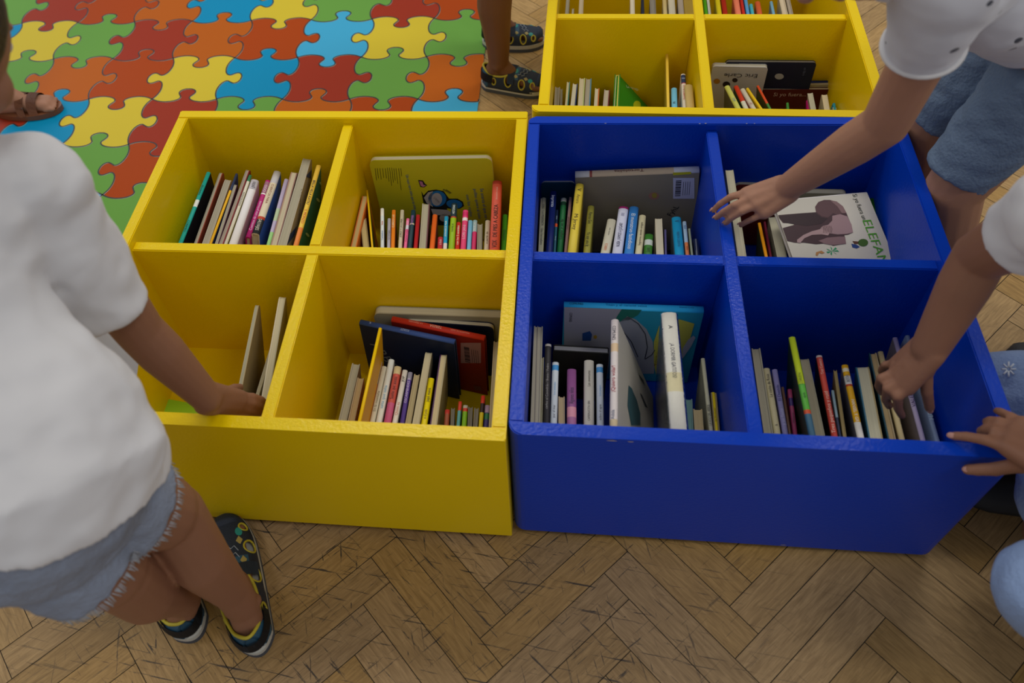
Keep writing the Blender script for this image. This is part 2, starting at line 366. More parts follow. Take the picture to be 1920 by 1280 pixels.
def make_book(name, label, group, mw, L, T, W, kind, spine, left, right, pg, bands=(), round_=0.003, hf=0.0):
    """local frame: x thickness, y length (near end at 0), z up from the resting edge"""
    root = thing(name, label, 'book', mw, group)
    bands = [(0 if a <= 0 else hf + a * (1 - hf), hf + c * (1 - hf), h) for a, c, h in bands]; root['H_'] = hf
    bm = bmesh.new(); mats = [paper(spine), paper(left), paper(right)]
    b = min(0.0018, T * 0.22)
    if kind == 'S':
        r = min(T * 0.35, 0.004)
        segs = [0.0] + [x for bd in bands for x in bd[:2]] + [1.0]
        cuts = sorted(set([0.0, 1.0] + [min(1, max(0, x)) for bd in bands for x in bd[:2]]))
        out, inn = U_profile(T, W, b, r)
        def colour(m):
            for a, c, h in bands:
                if a <= m <= c:
                    pm = paper(h)
                    if pm not in mats: mats.append(pm)
                    return mats.index(pm)
            return 0
        prof = out + inn[::-1]; n = len(prof); no = len(out)
        rings = [[bm.verts.new((x, c * L, z)) for x, z in prof] for c in cuts]
        for k in range(len(cuts) - 1):
            ci = colour((cuts[k] + cuts[k + 1]) / 2)
            for i in range(n):
                j = (i + 1) % n
                f = bm.faces.new((rings[k][j], rings[k][i], rings[k + 1][i], rings[k + 1][j]))
                if i == 0: f.material_index = 1
                elif i == no - 2: f.material_index = 2
                elif i < no - 1: f.material_index = ci; f.smooth = True
                else: f.material_index = 1
        # end caps: left board, spine cap, right board
        for rg, flip in ((rings[0], False), (rings[-1], True)):
            o, inr = rg[:no], rg[no:][::-1]
            quads = [[o[0], o[1], inr[1], inr[0]], [inr[3], inr[2], o[-2], o[-1]], [inr[1]] + o[1:-1] + [inr[2]]]
            for q in quads:
                f = bm.faces.new(q if not flip else q[::-1]); f.material_index = 0
        link_mesh('cover', bm, mats, root)
        pb = bmesh.new(); e = min(0.003, L * .02)
        box(pb, -T / 2 + b, T / 2 - b, e, L - e, 0.002, W - b * 1.4 - r * .4)
        link_mesh('page_block', pb, pages(pg), root)
    else:
        R = min(round_, W * .3)
        Tm = Matrix(((0, 0, 1, 0), (1, 0, 0, 0), (0, 1, 0, 0), (0, 0, 0, 1)))     # (x,y,z)->(z,x,y): outline in YZ, thickness along X
        ol = rrect(0, L, 0, W, R, (0, 0, 1, 1), 6)
        prism(bm, ol, -T / 2, -T / 2 + b, 1, Tm); prism(bm, ol, T / 2 - b, T / 2, 2, Tm)
        box(bm, -T / 2 + b, T / 2 - b, 0, L, 0, b, 0)
        link_mesh('cover', bm, mats, root)
        pb = bmesh.new(); e = 0.0015 if round_ < 0.006 else 0.0005
        prism(pb, rrect(e, L - e, b, W - e, max(0.001, R - e), (0, 0, 1, 1), 6), -T / 2 + b, T / 2 - b, 0, Tm)
        link_mesh('page_block', pb, pages(pg), root)
    root['L_'] = L; root['T_'] = T; root['W_'] = W
    return root
def spine_text(root, s, col, frac=0.5, size=None, down=False, length=None):
    L, T, W = root['L_'], root['T_'], root['W_']; hf = root['H_']; frac = hf + frac * (1 - hf); length = (length or .55) * (1 - hf)
    bm = text_bm(s, 1.0); xs = [v.co.x for v in bm.verts]
    if not xs: bm.free(); return
    wd = max(xs) - min(xs); h = size or T * 0.72
    ln = min(L * (length or 0.55), wd * h * 1.1); k = ln / wd
    a = math.pi / 2 if not down else -math.pi / 2
    bmesh.ops.scale(bm, vec=(k, h, 1), verts=bm.verts); bmesh.ops.rotate(bm, matrix=Matrix.Rotation(a, 3, 'Z'), verts=bm.verts)
    bmesh.ops.translate(bm, vec=(0, L * frac, W + 0.0004), verts=bm.verts)
    link_mesh('spine_title', bm, paper(col), root)
def side_mesh(root, name, bm, mats, side, smooth=False):
    """bm drawn in a plane (x along the book's length seen from outside, y up); put on the cover's outside"""
    L, T, W = root['L_'], root['T_'], root['W_']
    if side > 0: M = Matrix(((0, 0, 1, T / 2 + .0004), (1, 0, 0, 0), (0, 1, 0, 0), (0, 0, 0, 1)))          # +x face: right-hand = +y
    else: M = Matrix(((0, 0, -1, -T / 2 - .0004), (-1, 0, 0, L), (0, 1, 0, 0), (0, 0, 0, 1)))              # -x face
    bm.transform(M); return link_mesh(name, bm, mats, root, smooth=smooth)
def side_text(root, s, col, side, cx, cy, h, rot=0, name='cover_title', wmax=None):
    bm = text_bm(s, h)
    if wmax:
        xs = [v.co.x for v in bm.verts]; k = wmax / (max(xs) - min(xs)); bmesh.ops.scale(bm, vec=(k, 1, 1), verts=bm.verts)
    bmesh.ops.rotate(bm, matrix=Matrix.Rotation(math.radians(rot), 3, 'Z'), verts=bm.verts)
    bmesh.ops.translate(bm, vec=(cx, cy, 0.0004), verts=bm.verts)
    return side_mesh(root, name, bm, paper(col), side)
BOOKS = {}
def label_of(desc, place):
    if 'book' not in desc:
        d = desc.replace(' spine', '-spined book', 1) if ' spine' in desc else desc.replace(' pages', ' paged book', 1) if ' pages' in desc else 'book, ' + desc
        if d.startswith('spine'): d = desc
        if len((d + ' ' + place).split()) <= 16: desc = d
    return desc + ' ' + place
PLACE = {'Abl': 'in the yellow bin, back left', 'Abr': 'in the yellow bin, back right', 'Afr': 'in the yellow bin, front right', 'Bbl': 'in the blue bin, back left', 'Bbr': 'in the blue bin, back right', 'Bfl': 'in the blue bin, front left', 'Bfr': 'in the blue bin, front right', 'Yfr': 'in the rear yellow bin, front right'}
def frame(yv, lean):
    y = yv.normalized(); up = Vector((0, 0, 1)); x = y.cross(up).normalized(); z = x.cross(y).normalized()
    Rl = Matrix.Rotation(lean, 3, y); x = Rl @ x; z = Rl @ z
    return x, y, z
def place(pn, pf, T, lean, Wd=None):
    x, y, z = frame(pf - pn, lean); L = (pf - pn).length
    zl = min(pn.z, pf.z); W = Wd or (zl - ZF - 0.0004 - abs(T / 2 * x.z)) / z.z
    o = pn - z * W
    return Matrix(((x.x, y.x, z.x, o.x), (x.y, y.y, z.y, o.y), (x.z, y.z, z.z, o.z), (0, 0, 0, 1))), L, W
def row(comp, place_txt, group, rows, ymax=0.0, asp=0.72, damp=0.5, leank=0.6, zmean=None, prefix='book'):
    x0, x1, y0, y1 = COMP[comp]; y1 -= ymax; items = []
    for r in rows:
        u1, v1, u0, v0, wpx, kind, sp, lf, rt, pg, title, desc = r[:12]; o = r[12] if len(r) > 12 else {}
        hid = o.get('hid', True)
        def solve(z, u1=u1, v1=v1, u0=u0, v0=v0, hid=hid):
            pf = P(u1, v1, z); pn = P(u0, v0, z)
            if hid:
                d = (pf - pn).normalized(); ly = ylocal(comp, pn); pn = pn - d * max(0, (ly - y0 - 0.004))
            return pn, pf
        lo, hi = ZF + 0.04, ZT - 0.02
        for _ in range(40):
            m = (lo + hi) / 2; pn, pf = solve(m)
            if m < ZF + asp * (pf - pn).length * (1.15 if not hid else 1): lo = m
            else: hi = m
        items.append([o.get('z', m), solve, r, o])
    zm = zmean or sum(i[0] for i in items) / len(items)
    rec = []
    for z, solve, r, o in items:
        if 'z' not in o: z = zm + damp * (z - zm)
        # keep the far end inside the compartment
        for _ in range(60):
            pn, pf = solve(z)
            if ylocal(comp, pf) > y1 - 0.003 and z < ZT - 0.01: z += 0.003
            else: break
        mid = (pn + pf) / 2; um, vm = (r[0] + r[2]) / 2, (r[1] + r[3]) / 2
        a = P(um - r[4] / 2, vm, z); b_ = P(um + r[4] / 2, vm, z)
        lean = o.get('lean', None)
        lean = math.radians(lean) if lean is not None else leank * math.atan((CL.x - mid.x) / (CL.z - z))
        T = (b_ - a).length * math.cos(lean) * 0.96
        if not o.get('free'):                     # the foot of the book must stand inside the compartment
            sy = math.sin(yang(comp)); xs = [pn.x + pn.y * sy, pf.x + pf.y * sy]
            if lean > 0: lean = min(lean, math.atan(max(0.004, min(xs) - T / 2 - x0 - .001) / (z - ZF)))
            else: lean = max(lean, -math.atan(max(0.004, x1 - .001 - max(xs) - T / 2) / (z - ZF)))
        rec.append([pn, pf, T, lean, z, r, o, T])
    # neighbours must not run through each other: compare their slabs at both ends
    def xat(q, y, z):
        pn, pf, T, lean = q[:4]; t = (y - pn.y) / (pf.y - pn.y); return pn.x + (pf.x - pn.x) * t + (z - q[4]) * math.tan(lean)
    for _ in range(6):
        for q, p_ in zip(rec, rec[1:]):
            if q[6].get('free') or p_[6].get('free'): continue
            ya, yb_ = max(q[0].y, p_[0].y), min(q[1].y, p_[1].y)
            if yb_ < ya: continue
            worst = -1
            for y in (ya, yb_):
                for z in (ZF, min(q[4], p_[4])):
                    gap = xat(p_, y, z) - xat(q, y, z) - (q[2] / math.cos(q[3]) + p_[2] / math.cos(p_[3])) / 2
                    worst = max(worst, -gap)
            if worst > 0.0002:
                k = min(worst * 0.5, 0.3 * (q[2] + p_[2]) / 2)
                q[2] = max(0.0035, .72 * q[7], q[2] - k * 0.5); p_[2] = max(0.0035, .72 * p_[7], p_[2] - k * 0.5)
                s_ = (worst - k) / 2 * 0.5
                for e in (0, 1):
                    q[e] = q[e] - Vector((s_, 0, 0)); p_[e] = p_[e] + Vector((s_, 0, 0))
    for i, q in enumerate(rec):                 # let thin books fill the gap beside them a little
        if q[6].get('free'): continue
        room = 9.0
        for k in (i - 1, i + 1):
            if not 0 <= k < len(rec) or rec[k][6].get('free'): continue
            a_, b_ = (rec[k], q) if k < i else (q, rec[k]); ya, yb_ = max(a_[0].y, b_[0].y), min(a_[1].y, b_[1].y)
            if yb_ < ya: continue
            for y in (ya, yb_):
                for z in (ZF, min(a_[4], b_[4])):
                    room = min(room, xat(b_, y, z) - xat(a_, y, z) - (a_[2] / math.cos(a_[3]) + b_[2] / math.cos(b_[3])) / 2)
        q[2] += max(0, min(q[2] * 0.22, room * 0.95))
    n = 0
    for pn, pf, T, lean, z, r, o, _t0 in rec:
        # stay clear of the compartment walls
        for _ in range(2):
            xs = []
            for p_ in (pn, pf):
                c, s_ = math.cos(-yang(comp)), math.sin(-yang(comp)); lx = p_.x * c - p_.y * s_
                xs += [lx, lx - (z - ZF) * math.tan(lean)]
            mn, mxx = min(xs) - T / 2 / math.cos(lean), max(xs) + T / 2 / math.cos(lean)
            sh = (x0 + .0005 - mn) if mn < x0 + .0005 else (x1 - .0005 - mxx) if mxx > x1 - .0005 else 0
            if abs(sh) > 0.012: lean *= 0.5         # straighten instead of sliding far
            if _ == 1 or abs(sh) <= 0.012: pn = pn + Vector((sh, 0, 0)); pf = pf + Vector((sh, 0, 0))
        mw, L, W = place(pn, pf, T, lean)
        u1, v1, u0, v0, wpx, kind, sp, lf, rt, pg, title, desc = r[:12]
        lab = label_of(desc, place_txt)
        b = make_book(o.get('name', 'book'), lab, 'books ' + place_txt, mw, L, T, W, kind, sp, lf, rt, pg, o.get('bands', ()), o.get('round', 0.003), max(0.0, 1 - (P(u1, v1, pn.z) - P(u0, v0, pn.z)).length / L))
        if title:
            for tt in (title if isinstance(title, list) else [title]):
                s, col = tt[0], tt[1]; spine_text(b, s, col, *(tt[2:] if len(tt) > 2 else ()))
        BOOKS[o.get('id', comp + str(n))] = b; n += 1
def big(comp, uvL, uvR, T, kind, sp, face, back, pg, label, y=None, yR=None, z=None, lean=6, W=None, id_=None, group=None, bands=(), round_=0.01, zR=None):
    """a book facing the viewer: its upper edge runs from left to right"""
    if z is not None: a, b = P(*uvL, z), P(*uvR, zR or z)
    else: a, b = PY_(*uvL, y), PY_(*uvR, yR or y)
    # local y runs left->right, local x then points to the viewer
    mw, L, Wd = place(a, b, T, -math.radians(lean), W)
    r = make_book('book', label, 'books ' + PLACE[comp], mw, L, T, Wd, kind, sp, back, face, pg, bands, round_)
    if id_: BOOKS[id_] = r
    return r
GY = '8c8878'; GD = '6b6659'; CR = 'b3a98c'; CW = 'bdb8a4'; WH = 'c4c4bc'; TN = '9b8865'
# --- yellow bin, back left compartment
row('Abl', 'in the yellow bin, back left', None, [
 (392.5,322,341,451,12,'S','138f86','138f86','120f16',GY,[('Alrededor','0a4a46',.72,None,True,.3),('CORIMBO','0a4a46',.2,None,True,.2)],'teal spined book with a starry black cover, leftmost',{'bands':((.48,.58,'c6d2c8'),)}),
 (415,318,367,452,9,'P',GD,GD,'7a3420','8a8474',None,'grey board book with a rust red rim',{'round':.014}),
 (427,331,384,453,17,'P',GD,'8a8474','8a8474','8a8474',None,'thick grey board book left of the orange spine',{'round':.014}),
 (444,325,396,453,7,'S','d39a10','c08a10','1c2c58',GY,None,'thin orange book with a blue striped top end',{'bands':((.74,1,'24304e'),)}),
 (443,342,407,453,8,'P',GD,'8a8474','3c0f22','8f8978',None,'grey maroon-edged book right of the orange spine',{'round':.010}),
 (467,313,421,440,8,'P',GD,'7c6f66','6d1018','8b8072',None,'tall grey board book with a dark red cover',{'round':.014}),
 (469,327.5,424,452,7,'S','bcb8a6','b0a890','8d7f3c',GY,[('MONSTRUOSOS','4c4a44',.62,None,True,.3)],'white spined book with green and ochre cover',{'bands':((.9,1,'2e6a48'),)}),
 (478,336,438,452,13,'S','c6c4c6','c0bcc0','a7909a',CW,[('i gatito','505058',.9,None,False,.12)],'wide white book with a pink and white cover',{'bands':((.84,1,'a9a6b0'),)}),
 (502.5,337,465,444,9,'S','9b1a63','9b1a63','8a1658',CW,[('Cuentos de una princesa','d8a0c0',.36,None,False,.5),('OOO','e0c0c8',.84,None,True,.2)],'magenta spined book with pale pattern at its top',{'hid':False,'bands':((.74,.76,'d8c8c8'),(.76,.97,'8a5a70'))}),
 (520,320,479,437,14,'S','bdb39a','c2b898','2c5496',CW,[('CUENTOS PARA','7a4a38',.62,.006,True,.34),('SALVAJES','b5b0a0',.13,.008,True,.17)],'cream and black spined book with a blue cover',{'hid':False,'bands':((0,.22,'1c2024'),(.22,.26,'a0341c'),(.8,1,'a9a8ac'))}),
 (537,335,506,449,7,'S','9a90a8','908a9c','a690a8',CW,None,'thin lilac and green striped book',{'bands':((0,.12,'7fae6a'),(.3,.5,'98a888'))}),
 (553,318,517,448,12,'P',GD,'8a6a5c','7b5a50','a89d84',None,'cream paged book with a brown and pink picture cover',{'round':.012}),
 (577.5,291,533,446,14,'P',GD,'8d8878','8a8272','8f8a78',None,'tall grey board book with blue and cream cover',{'round':.016,'id':'bluecream'}),
 (597.5,309,557,450,8,'S','c8a840','c8a840','125a64','8f8a78',[('BELLA VILLA KATIU','2a2a3c',.62,None,True,.35),('S. MONZO','b0502c',.3,None,True,.18)],'yellow spined book with a teal wavy cover, rightmost',{'bands':((0,.16,'c07030'),(.04,.08,'50407a')),'id':'bella'}),
], leank=.5, damp=.3, zmean=ZT-.072)
# --- yellow bin, back right compartment
big('Abr',(692,297),(922,293),.0125,'P','c0bba6','9a9a18','9a9a18','c6c2ac','big olive yellow board book with a blue bird drawing, facing forward',y=.590,lean=2.5,id_='olive',round_=.012)
row('Abr', 'in the yellow bin, back right', None, [
 (676.5,364.5,654,460,12,'P','a85a20','a85a20','b0601c','a89468',None,'cream paged book with an orange cover, leftmost',{'round':.006}),
 (681.5,408.5,687,460.5,15,'P',GD,'8a7a50','7d6e48','ab9c6c',None,'short thick book of cream pages'),
 (689.3,356,699,461.5,5,'S','d0a808','c09a08','5a5408',CR,None,'thin plain yellow book standing upright'),
 (714,390,714,461.5,10,'S','b8c4d0','3c6cb0','2a2430',CR,[('Cantadora','2c5c9c',.28,None,False,.3),('Siete','b04a3a',.6,None,False,.15)],'white rounded spine with blue and red lettering',{'bands':((.8,1,'c8ccc8'),)}),
 (730,409,729,462,7,'S','9a9caa','9a9caa','8c6c5a',CR,[('Las tortugas','4c5060',.4,None,False,.5)],'slim grey lilac spine left of the orange one'),
 (738,393,736,462.5,8,'S','c87018','c87018','7a3c14',CR,[('CUERDO LAS','e8c8a0',.68,None,False,.4)],'orange spine with white lettering'),
 (756,393,752,462.5,10,'S','b0aa94','b0aa94','a49c84',CR,[('JORDI Y LA LUNA','50504c',.5,.005,False,.5)],'cream spine beside the pink one'),
 (763,409,758,463,9,'S','cc5a86','c06080','b84a74',CR,[('Cuentos Largos','8a2450',.4,None,False,.5)],'pink spine with a crimson mark on top',{'bands':((.62,.76,'b8b4c0'),(.76,.92,'d07a9a'))}),
 (775,393,768,463,9,'S','10303c','10303c','10202c',CR,[('MORTIMER','8a5aa0',.72,None,False,.25)],'dark navy spine with a silver band',{'bands':((.6,.64,'a8a888'),)}),
 (784,402,779,463,6.5,'S','9c1a20','8c1a20','7a141c',CR,None,'slim dark red spine'),
 (799,380,793,464,12,'P',GD,'8f8c78','57343c','938f7c',None,'tall book of grey pages among the small spines'),
 (815.6,401.5,809.6,464,8,'S','c4581c','c4581c','7c2c14','b8b09a',None,'orange spine right of the tall grey pages'),
 (826,443.5,825,464,9,'S','b03034','a03034','902a30',CR,[('a busc','d8a0a0',.5,None,False,.5)],'very short red spine'),
 (837,405,834.5,465,8,'S','1a86b0','1a86b0','147098',CR,[('AMANECE MAR','b8dce8',.6,None,False,.5)],'bright blue spine lettered in white',{'bands':((0,.16,'c0b8b8'),)}),
 (851.7,380,846,466,12,'S','7aa010','6c9010','587c10',CR,[('HISTORIAS','c0ccd0',.85,.006,False,.2),('FAMILIA','50600c',.45,.005,False,.3)],'lime green spine with a dark navy top',{'bands':((.7,1,'142c38'),(.67,.7,'9a3420'))}),
 (860,416,857,466,8,'S','b02a20','b02a20','902018',CR,[('con los 5 sentidos','e0c8b8',.5,None,False,.75)],'red spine lettered con los 5 sentidos'),
 (873,393,868,466,10,'S','c03868','b83060','a02850',CR,[('LORI JANI','e0a0b8',.42,None,False,.35)],'magenta pink spine, taller than its neighbours',{'bands':((.84,.95,'b02058'),(.72,.8,'c8c0c4'))}),
 (882,412.5,879,466.5,7,'S','6aa4c4','6aa4c4','5890b0',CR,None,'pale blue spine right of the magenta pink one'),
 (891,412,888,467,8,'S','b02458','286878','a02050',CR,[('CRUELLA','c8c0c0',.75,None,False,.3)],'small pink spine with a teal and white top',{'bands':((.6,1,'86a4a8'),)}),
 (900,418,899,467,9,'P',GD,'7c7868','706c5c','8a8674',None,'short grey pages right of the small pink spine'),
 (914.5,412.5,912,467.5,8,'S','b4ac94','a8a088','988f78',CR,[('a partir de','5c5448',.4,None,False,.5)],'cream spine left of the salmon red one'),
 (932.5,338,927,467.5,17,'S','c05040','b04838','9c4030',CR,[('DE PIES A CABEZA','1c1414',.40,.010,False,.46),('VOX','1c1414',.075,.012,False,.1),('diccionario visual','dcb0a0',.8,.004,False,.22)],'tall salmon red spine lettered DE PIES A CABEZA',{'bands':((.95,1,'a83c34'),)}),
 (947,401.5,944,467.5,9,'S','3c8c1c','3c8c1c','2c6c14',CR,[('SENSACIONAL','1c4c14',.4,None,True,.3)],'green spine at the right wall'),
], ymax=.024, damp=.3, leank=.35)
# --- yellow bin, front left compartment
row('Afl', 'in the yellow bin, front left', None, [
 (494,564.5,460,736,10,'P',GD,'8c8872','8d7c58','8f8b76',None,'tall grey board book farthest from the divider',{'round':.016,'lean':12,'z':ZT-.085}),
 (503,638,472,738,9,'P',GD,'a49a7c','a0936c','a89e80',None,'low cream board book wedged between two taller ones',{'round':.010,'lean':14,'z':ZT-.13}),
 (530.7,549,500,728,11,'P',GD,'a8a088','8c8468','a8a085',None,'tall cream board book leaning on the centre divider',{'round':.016,'lean':12,'z':ZT-.075}),
], leank=1)
# --- yellow bin, front right compartment
big('Afr',(701,580),(950,589),.016,'P','a8a494','84806f','84806f','aaa692','large grey board book flat against the back of the front right yellow compartment',z=ZT-.135,lean=2,id_='greyback',round_=.012)
big('Afr',(760,597),(926,609),.010,'P','a8a494','101830','101830','b0ab98','navy covered board book behind the red one lettered TERESA',z=ZT-.145,lean=2,round_=.010)
big('Afr',(735,595),(909,631),.0105,'S','a8281c','6c1410','5c1410',CR,'red picture book with a printed library label, spine lettered TERESA',z=ZT-.128,lean=3,id_='teresa')
big('Afr',(675,601),(853,638),.0100,'S','28427e','0b1838','0b1838',CR,'dark blue picture book facing forward with chalk lettering in the front right yellow compartment',z=ZT-.130,lean=4,id_='navychalk')
row('Afr', 'in the yellow bin, front right', None, [
 (668,680,643,785.5,14,'P',GD,'807c6a','76725f','8a8674',None,'grey book of pages, leftmost'),
 (676.5,706.5,659,786.5,12,'P',GD,'94805c','8a7650','a08c66',None,'low tan book second from left'),
 (713,614,674,787.5,6.5,'S','dca800','d09c00','b48800',CR,None,'long thin yellow book tilted across the row',{'free':True,'z':ZT-.085}),
 (711,676,686,788.5,10,'S','c47c4c','c07848','b06c40',CR,[('Tras Tras','e0c8b0',.5,None,False,.3)],'peach orange spine with a white top',{'bands':((.62,1,'a9a494'),)}),
 (720.6,686,698,789,9,'S','bcb8a8','b4b0a0','a09c8c',CR,[('En la montaña','787464',.35,None,False,.5)],'white spine with grey handwritten lettering'),
 (734,673,710,789.5,10,'S','c4c8c4','bcc0bc','a8aca8',CR,[('salta que salta','6c98b8',.38,None,False,.5)],'white spine with pale blue lettering'),
 (746,686,726,790.5,12,'S','a8463c','a8463c','983c30','b8a070',[('Sueño que asusta','4c1c18',.6,None,False,.4)],'brick red spine with a tan top and pink foot',{'bands':((0,.34,'a84a70'),(.86,1,'b0a078'))}),
 (759.6,693,740,791,9,'S','bcb8b0','b4b0a8','989488',CR,[('Quien es','b07468',.25,None,False,.25),('JOP','303030',.82,None,False,.12)],'white spine with salmon lettering'),
 (769.4,697,754,791.5,9,'S','43307c','43307c','382868',CR,[('OSCARMENDEZ B','b0a4cc',.62,None,False,.5)],'purple spine lettered in lilac',{'bands':((.84,1,'7a7888'),)}),
 (782,700,765.5,792,11,'P',GD,'8f8060','867856','968a68',None,'tan book of pages right of the purple spine',{'bands':()}),
 (804.6,656,780,792.5,13,'P',GD,'9c9478','8e866c','a29a80',None,'tall cream board book left of the bright yellow spine',{'round':.010}),
 (808.5,708,795,793.5,12,'S','ccb808','bca808','8c5c10',CR,[('papá mamá','4c4408',.62,None,False,.3),('en el jardin','6c6010',.2,None,False,.2)],'bright yellow spine'),
 (832,660,813,794,11,'P',GD,'3a1440','8c8468','a89c7c',None,'tall cream board book with a purple cover',{'round':.010}),
 (839,767,837,794.5,8,'S','84442c','84442c','743824',GD,None,'short brown spine',{'bands':((.7,1,'a03028'),)}),
 (850.5,763,849,796,9,'P',GD,'5c584e','56524a','68645a',None,'short grey pages left of the teal spine'),
 (862,752,858,797,9,'S','4c8c90','4c8c90','3c7478',GD,None,'short teal spine with a red top',{'bands':((.62,1,'b03424'),(.72,.86,'c8b8b0'))}),
 (873,759,870,798,8,'S','6a9c14','6a9c14','587f14',GD,None,'short lime spine with a red top',{'bands':((.7,.86,'b03424'),(.86,1,'a09c90'))}),
 (882.7,761,881,798,9,'P',GD,'5c584e','56524a','68645a',None,'short grey pages right of the lime spine'),
 (893.4,763,891,799,9,'P',GD,'66625a','625e56','6e6a60',None,'short grey pages left of the black and red spine'),
 (906,741,901,799,8,'S','b4a410','a49410','24100c',GD,None,'short spine in yellow, black and red',{'bands':((.45,.75,'241014'),(.75,1,'b03020'))}),
 (914,759,911,800,8,'S','30285c','30285c','1c5c38',GD,None,'short purple and green spine',{'bands':((.35,.62,'20603c'),(.66,1,'8c7488'))}),
 (930,638,921,800,9,'P',GD,'94886c','8c8064','968c70',None,'tall tan book of pages standing against the right wall',{'free':True}),
], ymax=.04, damp=.3, leank=.45)
# --- blue bin, back left compartment
big('Bbl',(1078.4,324),(1311,314.5),.0165,'S','a8977c','77705f','6c6558',CR,'large grey brown book lettered Tortololita with a barcode label',y=.574,lean=4,id_='tortololita',bands=((0,.115,'a8a8a4'),(.80,1,'aeb2b8'),(.12,.14,'7c3c34')))
big('Bbl',(1014.7,339),(1078,338.5),.010,'P','7c8088','0c3450','0c3450','888a90','dark teal covered book half hidden at the left of the large Tortololita book',y=.594,lean=1,round_=.008)
row('Bbl', 'in the blue bin, back left', None, [
 (1007,370,1002,470,5,'P',GD,'8c8878','84806f','908c7a',None,'thin grey book at the left wall'),
 (1016.6,370,1011,470,9,'S','9a9a80','929278','80806a',CR,[('KIKE Y LA MORENITA','3c3c30',.66,None,True,.4),('Una herradura','3c3c30',.26,None,True,.3)],'pale grey green spine lettered Una herradura'),
 (1038,357.5,1030,470,13,'S','0c1c58','0c1c58','0a1648',CR,[('Imprenta','b0b8cc',.82,.008,True,.2)],'navy spine lettered in white'),
 (1044.7,393,1040,470.5,6,'S','144c60','144c60','0c3848',CR,[('anton','90a4b0',.8,None,False,.2),('bonet','90a4b0',.3,None,False,.2)],'slim dark teal spine with an orange red square',{'bands':((.58,.66,'c04820'),(.66,1,'142440'))}),
 (1057,370.5,1049.5,470.5,12,'S','186434','186434','104c28',CR,[('Ginger y un fly','103c20',.4,None,False,.4)],'green spine with a white top',{'bands':((.93,1,'a8aca0'),(.86,.92,'103c24'))}),
 (1070,369,1060.6,471,6,'S','a07c74','987468','886860',CR,[('CAPERUCITA EN','503430',.5,None,False,.5)],'slim dusty pink spine'),
 (1087,343.5,1072,471,17,'S','ccb438','c0a834','b49c2c',CR,[('Mi Jersey','5c5020',.42,.009,True,.24),('V','4c4418',.9,None,True,.04),('Amara','8c7c28',.76,.008,True,.14)],'tall yellow spine lettered Mi Jersey'),
 (1108.4,385,1100,471.5,11,'S','848034','7c7830','686428',CR,[('Patricia Geis','2c2c14',.72,None,True,.25),('Yo soy una fg','2c2c14',.26,None,True,.3)],'olive green spine with cream edge',{'bands':()}),
 (1147,410,1134,473,14,'S','b4b09c','aca890','9c9880',CR,[('FABRICA','b0643c',.16,.007,False,.2),('mirta mar','6c685c',.62,.004,False,.25)],'cream spine with orange lettering at its foot'),
 (1169.5,386.5,1157,474,16,'S','b8bac8','b0b2c0','9c9eac',CR,[('NUBA ¿VAMOS A JUGAR?','34344c',.38,.0085,False,.5),('IIII','8c8ca0',.82,.008,True,.06)],'white lilac spine with a crimson top cap',{'bands':((.955,1,'8c1c5c'),)}),
 (1189,386.5,1179,474.5,15,'S','2a6cac','2a6cac','1c5488',CR,[('El monstruo fastidioso','c4d4e4',.46,.0095,True,.75)],'blue spine lettered El monstruo fastidioso'),
 (1205,402.5,1197,474.5,11,'S','b8b08c','b0a884','a09878',CR,[('Seguimos siendo amigos','4c4434',.5,.0055,False,.6)],'cream spine right of the bright blue one'),
 (1217,438,1214.5,475.5,14,'S','2c6420','2c6420','1c4c18',CR,[('Luna','1c3c14',.2,None,False,.2)],'short fat green spine with a white band',{'bands':((.45,.72,'a4acA4'.lower()),)}),
 (1235,406,1238,475.5,15,'P',GD,'a49c84','a49c84','aaa48e',None,'thick cream book of loose pages',{'round':.008}),
 (1247,430,1248,476,5,'S','4c4870','44406c','3c3860',CR,None,'thin lilac blue book right of the cream pages'),
 (1268,406,1274.5,476.5,15,'S','1484ac','688088','107494',CR,[('TREINTA CUENTOS','0c4c6c',.4,.006,True,.4),('V','0c4c6c',.88,None,True,.05)],'cyan blue spine'),
 (1284,414.5,1290,476.5,9,'S','94acbc','8ca4b4','7c94a4',CR,[('JOSE','34648c',.82,.005,False,.12),('roja','8c3c14',.18,.005,False,.2)],'pale blue spine with an orange foot',{'bands':((0,.36,'c4703c'),)}),
 (1295,428,1300.5,477,6,'S','8c947c','848c74','6c745c',CR,None,'slim grey green spine'),
 (1303.5,447.5,1306,477,5,'S','6c7078','64686f','585c64',CR,None,'slim grey spine near the divider'),
 (1316,448,1320,477.5,9,'S','1c2440','1c2440','141c34',CR,None,'short dark navy spine next to the divider'),
], ymax=.030, damp=.25, leank=.5)
# --- blue bin, back right compartment
big('Bbr',(1378,342),(1520,346),.0125,'P','9c9884','5c1c14','5c1c14','a8a38e','thick board book behind the reaching hand in the back right blue compartment',y=.592,lean=2,round_=.010)
big('Bbr',(1480,357),(1590,359.5),.0120,'P','9c9884','84806c','84806c','a8a38e','grey board book standing behind the elephant book',y=.572,lean=2,round_=.010,id_='behindeleph')
row('Bbr', 'in the blue bin, back right', None, [
 (1367,315,1391,477,13,'P',GD,'a09a80','a09a80','b0aa90',None,'tall cream board book at the divider, under the fingers',{'round':.008,'z':ZT-.09,'lean':-6}),
 (1424,417,1437,479.5,7,'S','c88410','242c10','c07c10',CR,None,'orange yellow spine under the hand',{'z':ZT-.15}),
 (1433.5,415,1445,479.5,5,'S','5c1428','5c1428','4c1020',CR,None,'dark crimson spine right of the orange yellow one',{'z':ZT-.15}),
 (1449,403,1466,480,15,'P',GD,'a8a48c','8c8870','b0ac94',None,'cream board book left of the elephant book',{'z':ZT-.15,'round':.008}),
], ymax=.03, damp=.3, leank=.5)
